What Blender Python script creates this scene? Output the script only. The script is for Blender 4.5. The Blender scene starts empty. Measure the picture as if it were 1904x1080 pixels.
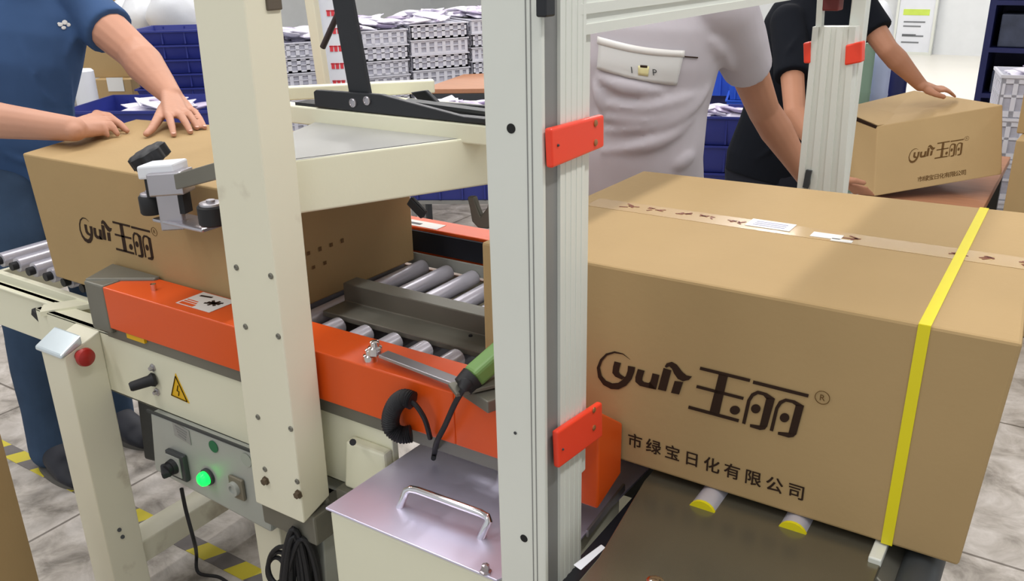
import bpy, bmesh, math, random
from mathutils import Vector, Matrix, noise
from mathutils.bvhtree import BVHTree
random.seed(7)
scn = bpy.context.scene
col = scn.collection
V = Vector

# ------------------------------------------------------------------ camera
CAM = V((0, 0, 1.5)); YAW, PITCH, ROLL, FPX = -0.58459, 0.369387, -0.0212, 1634.8
_f = V((math.cos(PITCH)*math.sin(YAW), math.cos(PITCH)*math.cos(YAW), -math.sin(PITCH)))
_r = V((math.cos(YAW), -math.sin(YAW), 0)); _u = _r.cross(_f)
_R = math.cos(ROLL)*_r + math.sin(ROLL)*_u
_U = -math.sin(ROLL)*_r + math.cos(ROLL)*_u
cd = bpy.data.cameras.new('camera'); cam = bpy.data.objects.new('camera', cd); col.objects.link(cam)
cam.matrix_world = Matrix(((_R.x, _U.x, -_f.x, CAM.x), (_R.y, _U.y, -_f.y, CAM.y), (_R.z, _U.z, -_f.z, CAM.z), (0, 0, 0, 1)))
cd.sensor_width = 36; cd.lens = 36*FPX/1904; cd.clip_start = .02; cd.clip_end = 100
scn.camera = cam
# ------------------------------------------------------------------ world, lamps, exposure
scn.view_settings.view_transform = 'Standard'; scn.view_settings.look = 'None'
scn.view_settings.gamma = 1; scn.view_settings.use_curve_mapping = False
scn.view_settings.exposure = 0.22
w = bpy.data.worlds.new('hall_light'); scn.world = w; w.use_nodes = True
w.node_tree.nodes['Background'].inputs[0].default_value = (.93, .98, 1, 1)
w.node_tree.nodes['Background'].inputs[1].default_value = .56
def lamp(name, loc, sx, sy, power, colr=(1, .985, .975), rot=(0, 0, 0)):
    l = bpy.data.lights.new(name, 'AREA'); l.shape = 'RECTANGLE'; l.size = sx; l.size_y = sy; l.energy = power; l.color = colr
    o = bpy.data.objects.new(name, l); o.location = loc; o.rotation_euler = rot; col.objects.link(o); return o
lamp('tube_or_fill_lamp', (-2.15, 2.3, 3.45), .14, 4.2, 66)
lamp('tube_or_fill_lamp', (.6, 1.4, 3.45), .14, 3.2, 54)
lamp('tube_or_fill_lamp', (-2.3, -1.5, 3.4), .3, 2.4, 30)
lamp('tube_or_fill_lamp', (.4, -1.8, 3.4), .3, 2.4, 16)  # unseen fill lamp added behind the camera to brighten the front faces
lamp('tube_or_fill_lamp', (-5.2, 2.5, 3.45), .14, 4.2, 75)
lamp('tube_or_fill_lamp', (-2.2, 7.2, 3.45), .14, 4.2, 85)
lamp('tube_or_fill_lamp', (1.3, 7.0, 3.45), .14, 4.2, 42)
lamp('tube_or_fill_lamp', (-5.2, 7.5, 3.45), .14, 4.2, 90)
lamp('tube_or_fill_lamp', (-1.5, 11.5, 3.45), 4.2, .14, 85)

# ------------------------------------------------------------------ helpers
def at(px, py, x=None, y=None, z=None, d=None):
    """a point of the place: where the line of sight of photo pixel (px,py) meets a plane at a known distance"""
    r = _f + _R*((px-952)/FPX) - _U*((py-540)/FPX)
    if d is not None: return CAM + r*d
    if x is not None: return CAM + r*(x/r.x)
    if y is not None: return CAM + r*(y/r.y)
    return CAM + r*((z-CAM.z)/r.z)
def lin(c): return tuple(((v/255)/12.92 if v/255 <= .04045 else ((v/255+.055)/1.055)**2.4) for v in c)
def mat(name, rgb, rough=.5, metal=0., var=.06, scale=6., bump=0., bscale=40., emit=0., spec=.5, alpha=1., coord='Object', stretch=None, dirt=None):
    m = bpy.data.materials.new(name); m.use_nodes = True; nt = m.node_tree; b = nt.nodes['Principled BSDF']
    c = lin(rgb)
    tc = nt.nodes.new('ShaderNodeTexCoord'); mp = nt.nodes.new('ShaderNodeMapping'); nt.links.new(tc.outputs[coord], mp.inputs[0])
    if stretch: mp.inputs['Scale'].default_value = stretch
    n = nt.nodes.new('ShaderNodeTexNoise'); n.inputs['Scale'].default_value = scale; n.inputs['Detail'].default_value = 4
    nt.links.new(mp.outputs[0], n.inputs['Vector'])
    r = nt.nodes.new('ShaderNodeValToRGB'); lo = tuple(v*(1-var) for v in c); hi = tuple(min(1, v*(1+var)) for v in c)
    r.color_ramp.elements[0].position = .3; r.color_ramp.elements[1].position = .7
    r.color_ramp.elements[0].color = (*lo, 1); r.color_ramp.elements[1].color = (*hi, 1)
    nt.links.new(n.outputs[0], r.inputs[0]); out = r.outputs[0]
    if dirt:
        n2 = nt.nodes.new('ShaderNodeTexNoise'); n2.inputs['Scale'].default_value = dirt[1]; n2.inputs['Detail'].default_value = 8
        nt.links.new(mp.outputs[0], n2.inputs['Vector'])
        r2 = nt.nodes.new('ShaderNodeValToRGB'); r2.color_ramp.elements[0].position = dirt[2]; r2.color_ramp.elements[1].position = dirt[2]+.12
        nt.links.new(n2.outputs[0], r2.inputs[0])
        mx = nt.nodes.new('ShaderNodeMixRGB'); nt.links.new(r2.outputs[0], mx.inputs[0]); nt.links.new(out, mx.inputs[1]); mx.inputs[2].default_value = (*lin(dirt[0]), 1)
        out = mx.outputs[0]
    nt.links.new(out, b.inputs['Base Color'])
    b.inputs['Roughness'].default_value = rough; b.inputs['Metallic'].default_value = metal
    b.inputs['Specular IOR Level'].default_value = spec; b.inputs['Alpha'].default_value = alpha
    if bump:
        n3 = nt.nodes.new('ShaderNodeTexNoise'); n3.inputs['Scale'].default_value = bscale; n3.inputs['Detail'].default_value = 5
        nt.links.new(mp.outputs[0], n3.inputs['Vector'])
        bp = nt.nodes.new('ShaderNodeBump'); bp.inputs['Strength'].default_value = bump; bp.inputs['Distance'].default_value = .01
        nt.links.new(n3.outputs[0], bp.inputs['Height']); nt.links.new(bp.outputs[0], b.inputs['Normal'])
    if emit:
        b.inputs['Emission Color'].default_value = (*c, 1); b.inputs['Emission Strength'].default_value = emit
    return m
class MB:
    def __init__(s): s.bm = bmesh.new()
    def hexa(s, c):
        v = [s.bm.verts.new(p) for p in c]
        for f in ((0, 3, 2, 1), (4, 5, 6, 7), (0, 1, 5, 4), (1, 2, 6, 5), (2, 3, 7, 6), (3, 0, 4, 7)): s.bm.faces.new([v[i] for i in f])
        return s
    def box(s, x0, x1, y0, y1, z0, z1):
        return s.hexa([(x0, y0, z0), (x1, y0, z0), (x1, y1, z0), (x0, y1, z0), (x0, y0, z1), (x1, y0, z1), (x1, y1, z1), (x0, y1, z1)])
    def obox(s, c, a, b, d):
        """oriented box: centre and three half-axis vectors"""
        c, a, b, d = V(c), V(a), V(b), V(d)
        return s.hexa([c-a-b-d, c+a-b-d, c+a+b-d, c-a+b-d, c-a-b+d, c+a-b+d, c+a+b+d, c-a+b+d])
    def bar(s, p, q, w_, h, up=(0, 0, 1)):
        p, q = V(p), V(q); d = (q-p)*.5; up = V(up); sd = d.cross(up).normalized(); u = sd.cross(d).normalized()
        return s.obox((p+q)/2, d, sd*w_/2, u*h/2)
    def ring_loft(s, rings, cap=True, closed=False):
        rs = [[s.bm.verts.new(p) for p in r] for r in rings]; n = len(rs[0])
        for a, b in zip(rs, rs[1:]+([rs[0]] if closed else [])):
            for i in range(n): s.bm.faces.new((a[i], a[(i+1) % n], b[(i+1) % n], b[i]))
        if cap and not closed: s.bm.faces.new(rs[0][::-1]); s.bm.faces.new(rs[-1])
        return s
    def tube(s, pts, rad, n=12, cap=True, closed=False):
        pts = [V(p) for p in pts]; R = rad if isinstance(rad, (list, tuple)) else [rad]*len(pts); rings = []; ref = None
        for i, p in enumerate(pts):
            if closed: t = pts[(i+1) % len(pts)]-pts[i-1]
            else: t = pts[min(i+1, len(pts)-1)]-pts[max(i-1, 0)]
            t.normalize()
            if ref is None: ref = t.orthogonal().normalized()
            ref = (ref-t*ref.dot(t)).normalized(); bn = t.cross(ref)
            rings.append([p+(ref*math.cos(2*math.pi*k/n)+bn*math.sin(2*math.pi*k/n))*R[i] for k in range(n)])
        return s.ring_loft(rings, cap, closed)
    def cyl(s, p, q, r, r2=None, n=20): return s.tube([p, q], [r, r if r2 is None else r2], n)
    def lathe(s, c, ax, prof, n=24):
        """prof: list of (distance along axis, radius)"""
        c, ax = V(c), V(ax).normalized(); a = ax.orthogonal().normalized(); b = ax.cross(a)
        return s.ring_loft([[c+ax*h+(a*math.cos(2*math.pi*k/n)+b*math.sin(2*math.pi*k/n))*max(r, 1e-4) for k in range(n)] for h, r in prof])
    def ell(s, c, a, b, d, n=14):
        """ellipsoid with three half-axis vectors"""
        c, a, b, d = V(c), V(a), V(b), V(d); rings = []
        for i in range(1, n):
            t = math.pi*i/n; rings.append([c-d*math.cos(t)+(a*math.cos(2*math.pi*k/20)+b*math.sin(2*math.pi*k/20))*math.sin(t) for k in range(20)])
        return s.ring_loft(rings)
    def prism(s, poly, o, u, v, w_):
        """polygon (list of 2D) in plane (o,u,v), extruded by vector w_"""
        o, u, v, w_ = V(o), V(u), V(v), V(w_)
        a = [s.bm.verts.new(o+u*p[0]+v*p[1]) for p in poly]; b = [s.bm.verts.new(o+u*p[0]+v*p[1]+w_) for p in poly]
        s.bm.faces.new(a[::-1]); s.bm.faces.new(b)
        for i in range(len(poly)): j = (i+1) % len(poly); s.bm.faces.new((a[i], a[j], b[j], b[i]))
        return s
    def build(s, name, m, parent=None, smooth=False, bevel=0, seg=2):
        me = bpy.data.meshes.new(name); bmesh.ops.recalc_face_normals(s.bm, faces=s.bm.faces); s.bm.to_mesh(me); s.bm.free()
        o = bpy.data.objects.new(name, me); col.objects.link(o); me.materials.append(m)
        if smooth:
            for p in me.polygons: p.use_smooth = True
            me.set_sharp_from_angle(angle=math.radians(40))
        if bevel:
            md = o.modifiers.new('bevel', 'BEVEL'); md.width = bevel; md.segments = seg; md.limit_method = 'ANGLE'; md.angle_limit = math.radians(40)
        if parent: put(o, parent)
        return o
def put(o, parent):
    o.parent = parent; o.matrix_parent_inverse = world_of(parent).inverted()
def world_of(o):
    m = Matrix.Translation(o.location) @ o.rotation_euler.to_matrix().to_4x4() if o.rotation_mode else Matrix()
    return (world_of(o.parent) @ o.matrix_parent_inverse @ m) if o.parent else m
def tag(o, label=None, cat=None, group=None, kind=None):
    for k, v in (('label', label), ('category', cat), ('group', group), ('kind', kind)):
        if v: o[k] = v
    return o
def thing(name, loc, label, cat, group=None):
    o = bpy.data.objects.new(name, None); o.location = loc; o.empty_display_size = .05; col.objects.link(o); return tag(o, label, cat, group)
def copy_thing(o, parent=None):
    c = o.copy(); col.objects.link(c)
    if parent: c.parent = parent
    for ch in list(o.children): copy_thing(ch, c)
    return c
def arc(c, u, v, r, a0, a1, n=10):
    c, u, v = V(c), V(u), V(v); return [c+(u*math.cos(a0+(a1-a0)*i/n)+v*math.sin(a0+(a1-a0)*i/n))*r for i in range(n+1)]
def spline(pts, n=6):
    pts = [V(p) for p in pts]; out = []
    for i in range(len(pts)-1):
        p0, p1, p2, p3 = pts[max(i-1, 0)], pts[i], pts[i+1], pts[min(i+2, len(pts)-1)]
        for k in range(n):
            t = k/n; out.append(.5*((2*p1)+(p2-p0)*t+(2*p0-5*p1+4*p2-p3)*t*t+(3*p1-p0-3*p2+p3)*t**3))
    out.append(pts[-1]); return out
_tc = bpy.data.curves.new('letters', 'FONT'); _to = bpy.data.objects.new('letters', _tc); col.objects.link(_to)
def letters(mb, text, o, u, v, size, thick=.0006, align='LEFT', bold=0.):
    """flat printed letters added to a mesh builder, in plane (o,u,v)"""
    o, u, v = V(o), V(u).normalized(), V(v).normalized(); nrm = u.cross(v)
    _tc.body = text; _tc.size = size; _tc.align_x = align
    dg = bpy.context.evaluated_depsgraph_get(); dg.update()
    me = _to.evaluated_get(dg).to_mesh(); me.calc_loop_triangles()
    for k_, (du, dv) in enumerate(((0, 0), (bold, 0), (0, bold), (bold, bold)) if bold else ((0, 0),)):
        base = [mb.bm.verts.new(o+u*(p.co.x+du)+v*(p.co.y+dv)+nrm*(thick+k_*.00004)) for p in me.vertices]
        for p in me.polygons:
            try: mb.bm.faces.new([base[i] for i in p.vertices])
            except ValueError: pass

# ------------------------------------------------------------------ materials
CARD = mat('cardboard', (170, 143, 101), .75, var=.05, scale=3, bump=.05, bscale=90, spec=.25)
CARD2 = mat('pale_cardboard', (186, 160, 122), .78, var=.05, scale=3, spec=.25)
INK = mat('print_ink', (48, 32, 22), .7, spec=.2)
INKL = mat('faint_ink', (96, 70, 40), .8, spec=.1)
CREAM = mat('cream_paint', (228, 226, 202), .42, var=.03, scale=2, bump=.02, bscale=120)
CREAMD = mat('scuffed_cream_paint', (226, 222, 200), .45, var=.03, scale=2, dirt=((150, 132, 110), 5, .63))
ORANGE = mat('orange_paint', (220, 82, 16), .38, var=.05, scale=2)
RED = mat('red_plastic', (240, 66, 40), .35, var=.04)
ALU = mat('aluminium_profile', (224, 226, 218), .42, .15, var=.03, scale=3)
ALUD = mat('groove_grey', (140, 140, 138), .5, .3)
STEEL = mat('brushed_steel', (186, 182, 188), .3, .85, var=.06, scale=5, bump=.02, bscale=60)
PLATE = mat('rolled_steel', (224, 220, 244), .36, .62, var=.1, scale=4, dirt=((150, 138, 156), 5, .6))
TABLE = mat('worn_steel_table', (128, 124, 108), .26, .75, var=.12, scale=3)
DSTEEL = mat('dull_grey_steel', (120, 118, 108), .45, .4, var=.08)
CHROME = mat('chrome', (225, 222, 225), .12, 1.)
ROLLER = mat('roller_zinc', (205, 203, 214), .32, .4, var=.04)
BLACK = mat('black_paint', (26, 28, 34), .4, var=.1)
RUBBER = mat('black_rubber', (24, 24, 28), .6, bump=.1)
NAVYBELT = mat('dark_drive_belt', (14, 18, 30), .7)
DGREY = mat('charcoal_plastic', (55, 58, 60), .5)
WHITE = mat('white_plastic', (226, 228, 234), .45, var=.03)
WSTICK = mat('white_sticker', (222, 220, 216), .4, var=.02)
YEL = mat('yellow_strap', (222, 208, 20), .4, var=.04)
YELLOW = mat('yellow_print', (226, 178, 10), .45)
GREENL = mat('lit_green_lamp', (10, 255, 70), .3, emit=2.2)
GREEND = mat('dark_green_sticker', (30, 105, 66), .5)
SENSOR = mat('sensor_green', (112, 150, 84), .4)
PANEL = mat('grey_panel', (172, 175, 168), .4, .1, var=.03)
BLUE = mat('blue_crate_plastic', (38, 48, 128), .42, var=.08)
BLUEL = mat('bright_blue_plastic', (52, 98, 216), .42, var=.06)
NAVY = mat('navy_plastic', (24, 30, 82), .45, var=.1)
PACK = mat('white_packet_film', (228, 224, 236), .35, var=.12, scale=14, bump=.15, bscale=25)
PACKV = mat('lilac_packet_film', (186, 174, 200), .35, var=.16, scale=14, bump=.15, bscale=25)
WOOD = mat('brown_table_board', (176, 122, 88), .5, var=.08, stretch=(1, 8, 1))
SKIN = mat('skin', (190, 140, 116), .55, var=.05, scale=9, bump=.03, bscale=200, spec=.35)
SKIN2 = mat('tanned_skin', (178, 126, 98), .55, var=.05, scale=9, spec=.35)
NAIL = mat('nail', (214, 168, 150), .35)
HAIR = mat('black_hair', (22, 19, 18), .6, bump=.3, bscale=120)
POLO = mat('navy_polo_cloth', (58, 84, 124), .85, var=.08, scale=5, bump=.12, bscale=14, spec=.2)
JEANS = mat('blue_jeans', (58, 76, 100), .9, var=.18, scale=8, bump=.1, bscale=60, spec=.15)
GREYT = mat('grey_tee_cloth', (186, 180, 186), .85, var=.04, scale=5, bump=.08, bscale=16, spec=.2)
BLACKT = mat('black_tee_cloth', (17, 20, 27), .9, var=.1, scale=5, bump=.12, bscale=14, spec=.15)
TROUS = mat('dark_trousers', (38, 40, 48), .9, spec=.15)
SHOE = mat('dark_shoe', (30, 32, 42), .6)
SOLE = mat('shoe_sole', (90, 88, 84), .7)
TAPE = mat('clear_tape', (176, 147, 102), .22, var=.03, spec=.4)
REDINK = mat('red_brown_tape_print', (120, 60, 40), .5)

# ------------------------------------------------------------------ setting
fm = bpy.data.materials.new('stone_floor'); fm.use_nodes = True; nt = fm.node_tree; b = nt.nodes['Principled BSDF']
tc = nt.nodes.new('ShaderNodeTexCoord'); mp = nt.nodes.new('ShaderNodeMapping'); nt.links.new(tc.outputs['Object'], mp.inputs[0])
mp.inputs['Location'].default_value = (2.245, -.63, 0)
br = nt.nodes.new('ShaderNodeTexBrick'); br.offset = 0; br.inputs['Scale'].default_value = 1; br.inputs['Brick Width'].default_value = .8; br.inputs['Row Height'].default_value = .8
br.inputs['Mortar Size'].default_value = .0045; br.inputs['Color1'].default_value = (1, 1, 1, 1); br.inputs['Color2'].default_value = (.93, .93, .93, 1); br.inputs['Mortar'].default_value = (.33, .31, .29, 1)
nt.links.new(mp.outputs[0], br.inputs[0])
n1 = nt.nodes.new('ShaderNodeTexNoise'); n1.inputs['Scale'].default_value = 9; n1.inputs['Detail'].default_value = 8; n1.inputs['Roughness'].default_value = .65; n1.inputs['Distortion'].default_value = .6
nt.links.new(tc.outputs['Object'], n1.inputs[0])
rr = nt.nodes.new('ShaderNodeValToRGB'); e = rr.color_ramp.elements
e[0].position = .32; e[0].color = (*lin((128, 121, 112)), 1); e[1].position = .66; e[1].color = (*lin((204, 197, 190)), 1)
x = e.new(.48); x.color = (*lin((174, 166, 157)), 1)
nt.links.new(n1.outputs[0], rr.inputs[0])
mx = nt.nodes.new('ShaderNodeMixRGB'); mx.blend_type = 'MULTIPLY'; mx.inputs[0].default_value = 1
nt.links.new(rr.outputs[0], mx.inputs[1]); nt.links.new(br.outputs[0], mx.inputs[2]); nt.links.new(mx.outputs[0], b.inputs['Base Color'])
b.inputs['Roughness'].default_value = .42
bp = nt.nodes.new('ShaderNodeBump'); bp.inputs['Strength'].default_value = .12; nt.links.new(n1.outputs[0], bp.inputs['Height']); nt.links.new(bp.outputs[0], b.inputs['Normal'])
FLOOR = fm
WALL = mat('white_wall_paint', (226, 228, 230), .8, var=.02)
def struct(name, mb, m, **k): return tag(mb.build(name, m, **k), kind='structure')
struct('floor', MB().box(-11, 6, -3, 14, -.1, 0), FLOOR)
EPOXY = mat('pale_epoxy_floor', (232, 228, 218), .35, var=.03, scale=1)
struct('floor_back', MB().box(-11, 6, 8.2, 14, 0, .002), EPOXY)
struct('wall_back', MB().box(-11, 6, 14, 14.15, 0, 3.9), WALL)
struct('wall_left', MB().box(-11.15, -11, -3, 14.15, 0, 3.9), WALL)
struct('ceiling', MB().box(-11.15, 6, -3, 14.15, 3.9, 4.0), mat('ceiling_paint', (222, 222, 222), .9))

# ------------------------------------------------------------------ printed logo and cartons
def zl(pts): return [((x-97)*.0+x, y) for x, y in pts]
# face coordinates of the print (metres from the left edge and the bottom edge of the long carton side), measured on the near carton
def face_uv(zx, zy):
    p = at(1080+zx/3.177, 600+zy/3.177, y=1.037); return (p.x+.72, p.z-.78)
LOGO = []
def lp(*pts): LOGO.append([face_uv(*p) for p in pts])
def ls(a, b_, w_):                                         # a straight stroke of the lettering
    (ax, ay), (bx, by) = a, b_; dx, dy = bx-ax, by-ay; l = math.hypot(dx, dy); nx, ny = -dy/l*w_/2, dx/l*w_/2
    lp((ax+nx, ay+ny), (bx+nx, by+ny), (bx-nx, by-ny), (ax-nx, ay-ny))
def strip(A, B):
    for i in range(len(A)-1): lp(A[i], A[i+1], B[i+1], B[i])
strip([(292, 218), (250, 183), (200, 170), (150, 183), (115, 218), (96, 268), (104, 325), (135, 370), (180, 394), (225, 396), (270, 374), (302, 335), (318, 290), (322, 264)],
      [(290, 217), (250, 188), (200, 180), (155, 195), (127, 228), (114, 268), (124, 315), (150, 345), (188, 361), (222, 358), (248, 340), (268, 315), (278, 285), (280, 256)])
strip([(200, 230), (192, 262), (188, 298), (205, 320), (244, 338)], [(238, 240), (230, 268), (226, 292), (234, 306), (262, 324)])
strip([(338, 275), (324, 322), (324, 350), (350, 374), (398, 386), (446, 396)], [(378, 285), (366, 325), (364, 342), (375, 352), (400, 358), (412, 350)])
strip([(425, 300), (418, 330), (400, 384)], [(466, 310), (458, 345), (446, 396)])
strip([(490, 268), (457, 395)], [(536, 282), (505, 406)])
strip([(556, 345), (535, 415)], [(606, 352), (582, 425)])
strip([(497, 258), (508, 240), (538, 231), (568, 248), (600, 290), (626, 312), (658, 318)], [(506, 266), (525, 258), (540, 272), (552, 300), (575, 332), (605, 346), (640, 338)])
ls((705, 268), (1000, 340), 18); ls((685, 377), (962, 447), 17); ls((638, 500), (935, 580), 18)
lp((817, 300), (870, 312), (818, 548), (762, 532))
def dot(cx, cy, rx, ry): lp(*[(cx+rx*math.cos(k*math.pi/8), cy+ry*math.sin(k*math.pi/8)) for k in range(16)])
dot(912, 517, 30, 26); dot(1035, 508, 28, 27); dot(1205, 560, 28, 27)
ls((1018, 349), (1345, 430), 19)
strip([(955, 594), (985, 455), (1008, 418), (1045, 400), (1100, 415), (1148, 448)], [(974, 600), (1004, 462), (1022, 434), (1048, 420), (1080, 428), (1098, 450)])
strip([(1098, 440), (1058, 612)], [(1148, 448), (1103, 615)]); lp((1058, 608), (1103, 612), (1090, 630), (1062, 634), (1002, 616), (1002, 600))
strip([(1118, 636), (1150, 500), (1172, 462), (1210, 446), (1265, 458), (1320, 490)], [(1138, 642), (1168, 508), (1188, 478), (1214, 464), (1250, 472), (1275, 490)])
strip([(1272, 480), (1228, 655)], [(1320, 488), (1275, 660)]); lp((1228, 650), (1275, 658), (1258, 674), (1230, 678), (1166, 660), (1168, 645))
TX = [face_uv(318, 705), face_uv(1270, 1000)]
def carton(name, c8, label, group=None, logo=True, ink=INK, ox=0., sx=1.):
    """c8: bottom near-left, near-right, far-right, far-left, then the same on top"""
    c8 = [V(p) for p in c8]
    root = thing(name, (c8[0]+c8[1]+c8[2]+c8[3])/4, label, 'box', group)
    body = MB().hexa(c8).build('carton_body', CARD, root, bevel=.004)
    if logo:
        o, uu, vv = c8[0]+(c8[1]-c8[0]).normalized()*ox, (c8[1]-c8[0])*sx/.70, (c8[4]-c8[0])/.307; n = uu.cross(vv).normalized()
        m = MB()
        for p in LOGO: m.prism(p, o+n*.0003, uu, vv, n*.0006)
        m.build('logo_print', ink, root)
        m = MB(); cx, cy = face_uv(1427, 440); un, vn = uu.normalized(), vv.normalized()
        P = o+uu*cx+vv*cy
        R0 = [P+n*.0006+(un*math.cos(k*math.pi/12)+vn*math.sin(k*math.pi/12))*.009 for k in range(24)]
        m.tube(R0, .0005, 4, closed=True)
        letters(m, 'R', P-un*.0038-vn*.0042, un, vn, .012)
        m.build('registered_mark', INKL, root)
        m = MB(); chars = '市绿宝日化有限公司'
        for i, ch in enumerate(chars):
            t = i/(len(chars)-1); q = (TX[0][0]+(TX[1][0]-TX[0][0])*t, TX[0][1]+(TX[1][1]-TX[0][1])*t)
            letters(m, ch, o+uu*(q[0]-.011)+vv*(q[1]-.009), un, vn, .0245, align='LEFT', bold=.0007)
        m.build('company_print', ink, root)
    return root, c8
# the large carton at the right, strapped
zb, zt = .783, 1.087
big, B8 = carton('strapped_carton', [(-.742, 1.037, zb), (-.035, 1.033, zb), (-.045, 1.59, zb), (-.742, 1.58, zb), (-.74, 1.037, zt), (-.016, 1.035, zt), (-.045, 1.602, zt), (-.722, 1.572, zt)],
                 'large brown carton bound with a yellow strap beside the tall aluminium post', ox=.0215, sx=.70/.707)
m = MB(); t_ = .0012
for a, b2 in (((-.1185, 1.0327, zb), (-.1155, 1.0345, zt+.0006)), ((-.1155, 1.0345, zt+.0006), (-.118, 1.596, zt+.0006)), ((-.118, 1.596, zt), (-.118, 1.594, zb)), ((-.1185, 1.036, zb-.0006), (-.118, 1.59, zb-.0006))):
    a, b2 = V(a), V(b2); up = V((0, 1, 0)) if abs(b2.z-a.z) > .1 else V((0, 0, 1)); m.bar(a, b2, .0135, t_, up)
m.build('plastic_strap', YEL, big)
m = MB().hexa([(-.70, 1.293, zt), (-.03, 1.300, zt), (-.03, 1.352, zt), (-.70, 1.345, zt), (-.70, 1.293, zt+.0005), (-.03, 1.300, zt+.0005), (-.03, 1.352, zt+.0005), (-.70, 1.345, zt+.0005)])
m.build('sealing_tape', TAPE, big)
m = MB(); rnd = random.Random(3)
xx = -.63
while xx < -.03:
    if not (-.43 < xx < -.35 or -.31 < xx < -.27 or -.24 < xx < -.14):
        for k in range(5):
            a = rnd.uniform(-1.2, 1.2); p = V((xx+rnd.uniform(-.01, .012), 1.323+rnd.uniform(-.008, .01), zt+.0009)); dd = V((math.cos(a), math.sin(a), 0))*rnd.uniform(.004, .008)
            m.bar(p-dd, p+dd, .003, .0004)
    xx += .046
m.build('tape_lettering', REDINK, big)
m = MB().box(-.425, -.355, 1.312, 1.352, zt+.0008, zt+.0014)
m.build('white_label', WSTICK, big)
m = MB()
for k in range(3): m.box(-.415, -.365, 1.321+k*.009, 1.323+k*.009, zt+.0015, zt+.0018)
m.build('label_print', mat('pale_blue_print', (150, 150, 190), .6), big)
m = MB().obox((-.30, 1.318, zt+.001), (.022, .001, 0), (0, .012, 0), (0, 0, .0005)).obox((-.275, 1.305, zt+.001), (.015, .001, 0), (0, .006, 0), (0, 0, .0005))
m.build('torn_paper', WSTICK, big)

# the carton going into the sealer
left, L8 = carton('carton_entering_sealer', [(-2.03, 1.065, .783), (-1.362, 1.065, .783), (-1.349, 1.60, .783), (-2.02, 1.605, .783), (-2.058, 1.065, 1.083), (-1.362, 1.065, 1.085), (-1.349, 1.60, 1.087), (-2.19, 1.46, 1.088)],
                  'brown carton under the hands of the man in navy, entering the sealer', ox=0., sx=.93)
m = MB(); R_ = random.Random(5)                              # printed rows on the leading end
for row, (z, n, s) in enumerate(((1.0, 3, .008), (.955, 2, .008), (.90, 6, .008), (.865, 4, .008))):
    for k in range(n):
        y = 1.17+k*.034+row*.01; p = V((-1.3605+.0255*(y-1.065)*.95+.0006, y, z)); 
        m.obox(p, (0, s*.5, 0), (0, 0, s*R_.uniform(.4, .6)), (.0004, 0, 0))
m.build('end_lettering', mat('brown_print', (112, 86, 58), .8, spec=.1), left)

# ------------------------------------------------------------------ carton sealer
S = thing('carton_sealer', (-1.5, 1.32, 0), 'cream carton sealing machine with orange belt covers and steel rollers', 'packaging machine')
m = MB().box(-2.0, -.906, .985, 1.0, .585, .735).box(-2.0, -.906, .985, 1.035, .729, .735).box(-2.0, -.906, .985, 1.03, .585, .591)
m.build('side_rail', CREAM, S, bevel=.002)
m = MB().box(-2.40, -1.95, 1.045, 1.06, .60, .722).box(-2.40, -1.95, 1.035, 1.085, .716, .722)
m.build('side_rail', CREAM, S, bevel=.002)
m = MB().box(-2.40, -.72, 1.665, 1.69, .585, .735)
m.build('side_rail', CREAM, S, bevel=.002)
m = MB().box(-2.40, -2.385, 1.06, 1.67, .62, .72)
m.build('end_rail', CREAM, S, bevel=.002)
m = MB().bar((-1.98, .99, .732), (-1.89, 1.10, .738), .05, .012)
m.build('step_bracket', CREAM, S)
MB().box(-1.70, -.64, .976, 1.04, .7355, .766).build('cover_spacer', DSTEEL, S)
# rollers
def roller(x, y0, y1):
    r = MB().lathe((x, y0, .763), (0, 1, 0), [(0, .012), (0, .019), (.004, .0195), (y1-y0-.004, .0195), (y1-y0, .019), (y1-y0, .012)], 18).build('roller', ROLLER, S, smooth=True)
    MB().cyl((x, y0-.016, .763), (x, y0+.002, .763), .011, n=10).build('bearing_cup', RUBBER, r, smooth=True)
x = -2.34
while x < -.74:
    if -1.33 < x < -.84: roller(x, 1.095, 1.23); roller(x, 1.37, 1.612)
    else: roller(x, 1.095, 1.612)
    x += .0775
MB().box(-2.38, -.74, 1.062, 1.078, .70, .745).build('roller_support', CREAM, S, bevel=.001)
MB().box(-2.38, -.70, 1.614, 1.62, .765, .796).build('guard_strip', PANEL, S, bevel=.001)
MB().box(-1.95, -.92, 1.10, 1.65, .66, .67).build('roller_shade_pan', BLACK, S)  # black sheet added below so the gaps between the rollers look shaded
# belt covers
def belt(y0, y1, x0, x1, name='belt_cover'):
    c = MB().box(x0, x1, y0, y1, .766, .86).build(name, ORANGE, S, bevel=.0025)
    return c
nb = belt(.964, 1.058, -1.665, -.752)
MB().box(-.752, -.62, .964, 1.03, .766, .86).build('belt_cover_end', ORANGE, S, bevel=.0025)
MB().cyl((-1.555, 1.01, .86), (-1.555, 1.01, .873), .006, n=12).build('cover_screw', CHROME, nb, smooth=True)
m = MB().box(-1.732, -1.665, .964, 1.06, .752, .862).hexa([(-1.73, .966, .80), (-1.60, 1.045, .80), (-1.60, 1.06, .80), (-1.77, 1.06, .80), (-1.73, .966, .866), (-1.60, 1.045, .866), (-1.60, 1.06, .866), (-1.77, 1.06, .866)])
m.build('end_block', DSTEEL, S, bevel=.004)
MB().box(-1.62, -1.56, .97, .985, .752, .766).build('yellow_tab', YELLOW, S)
# drive end cap
p = [(-.62, .958), (-.49, .958), (-.49, .975)]
m = MB().hexa([(-.64, .955, .745), (-.492, .955, .745), (-.492, 1.03, .765), (-.64, 1.03, .765), (-.64, .955, .905), (-.492, .955, .905), (-.492, 1.03, .85), (-.64, 1.03, .85)])
m.build('belt_end_cap', ORANGE, S, bevel=.003)
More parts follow.
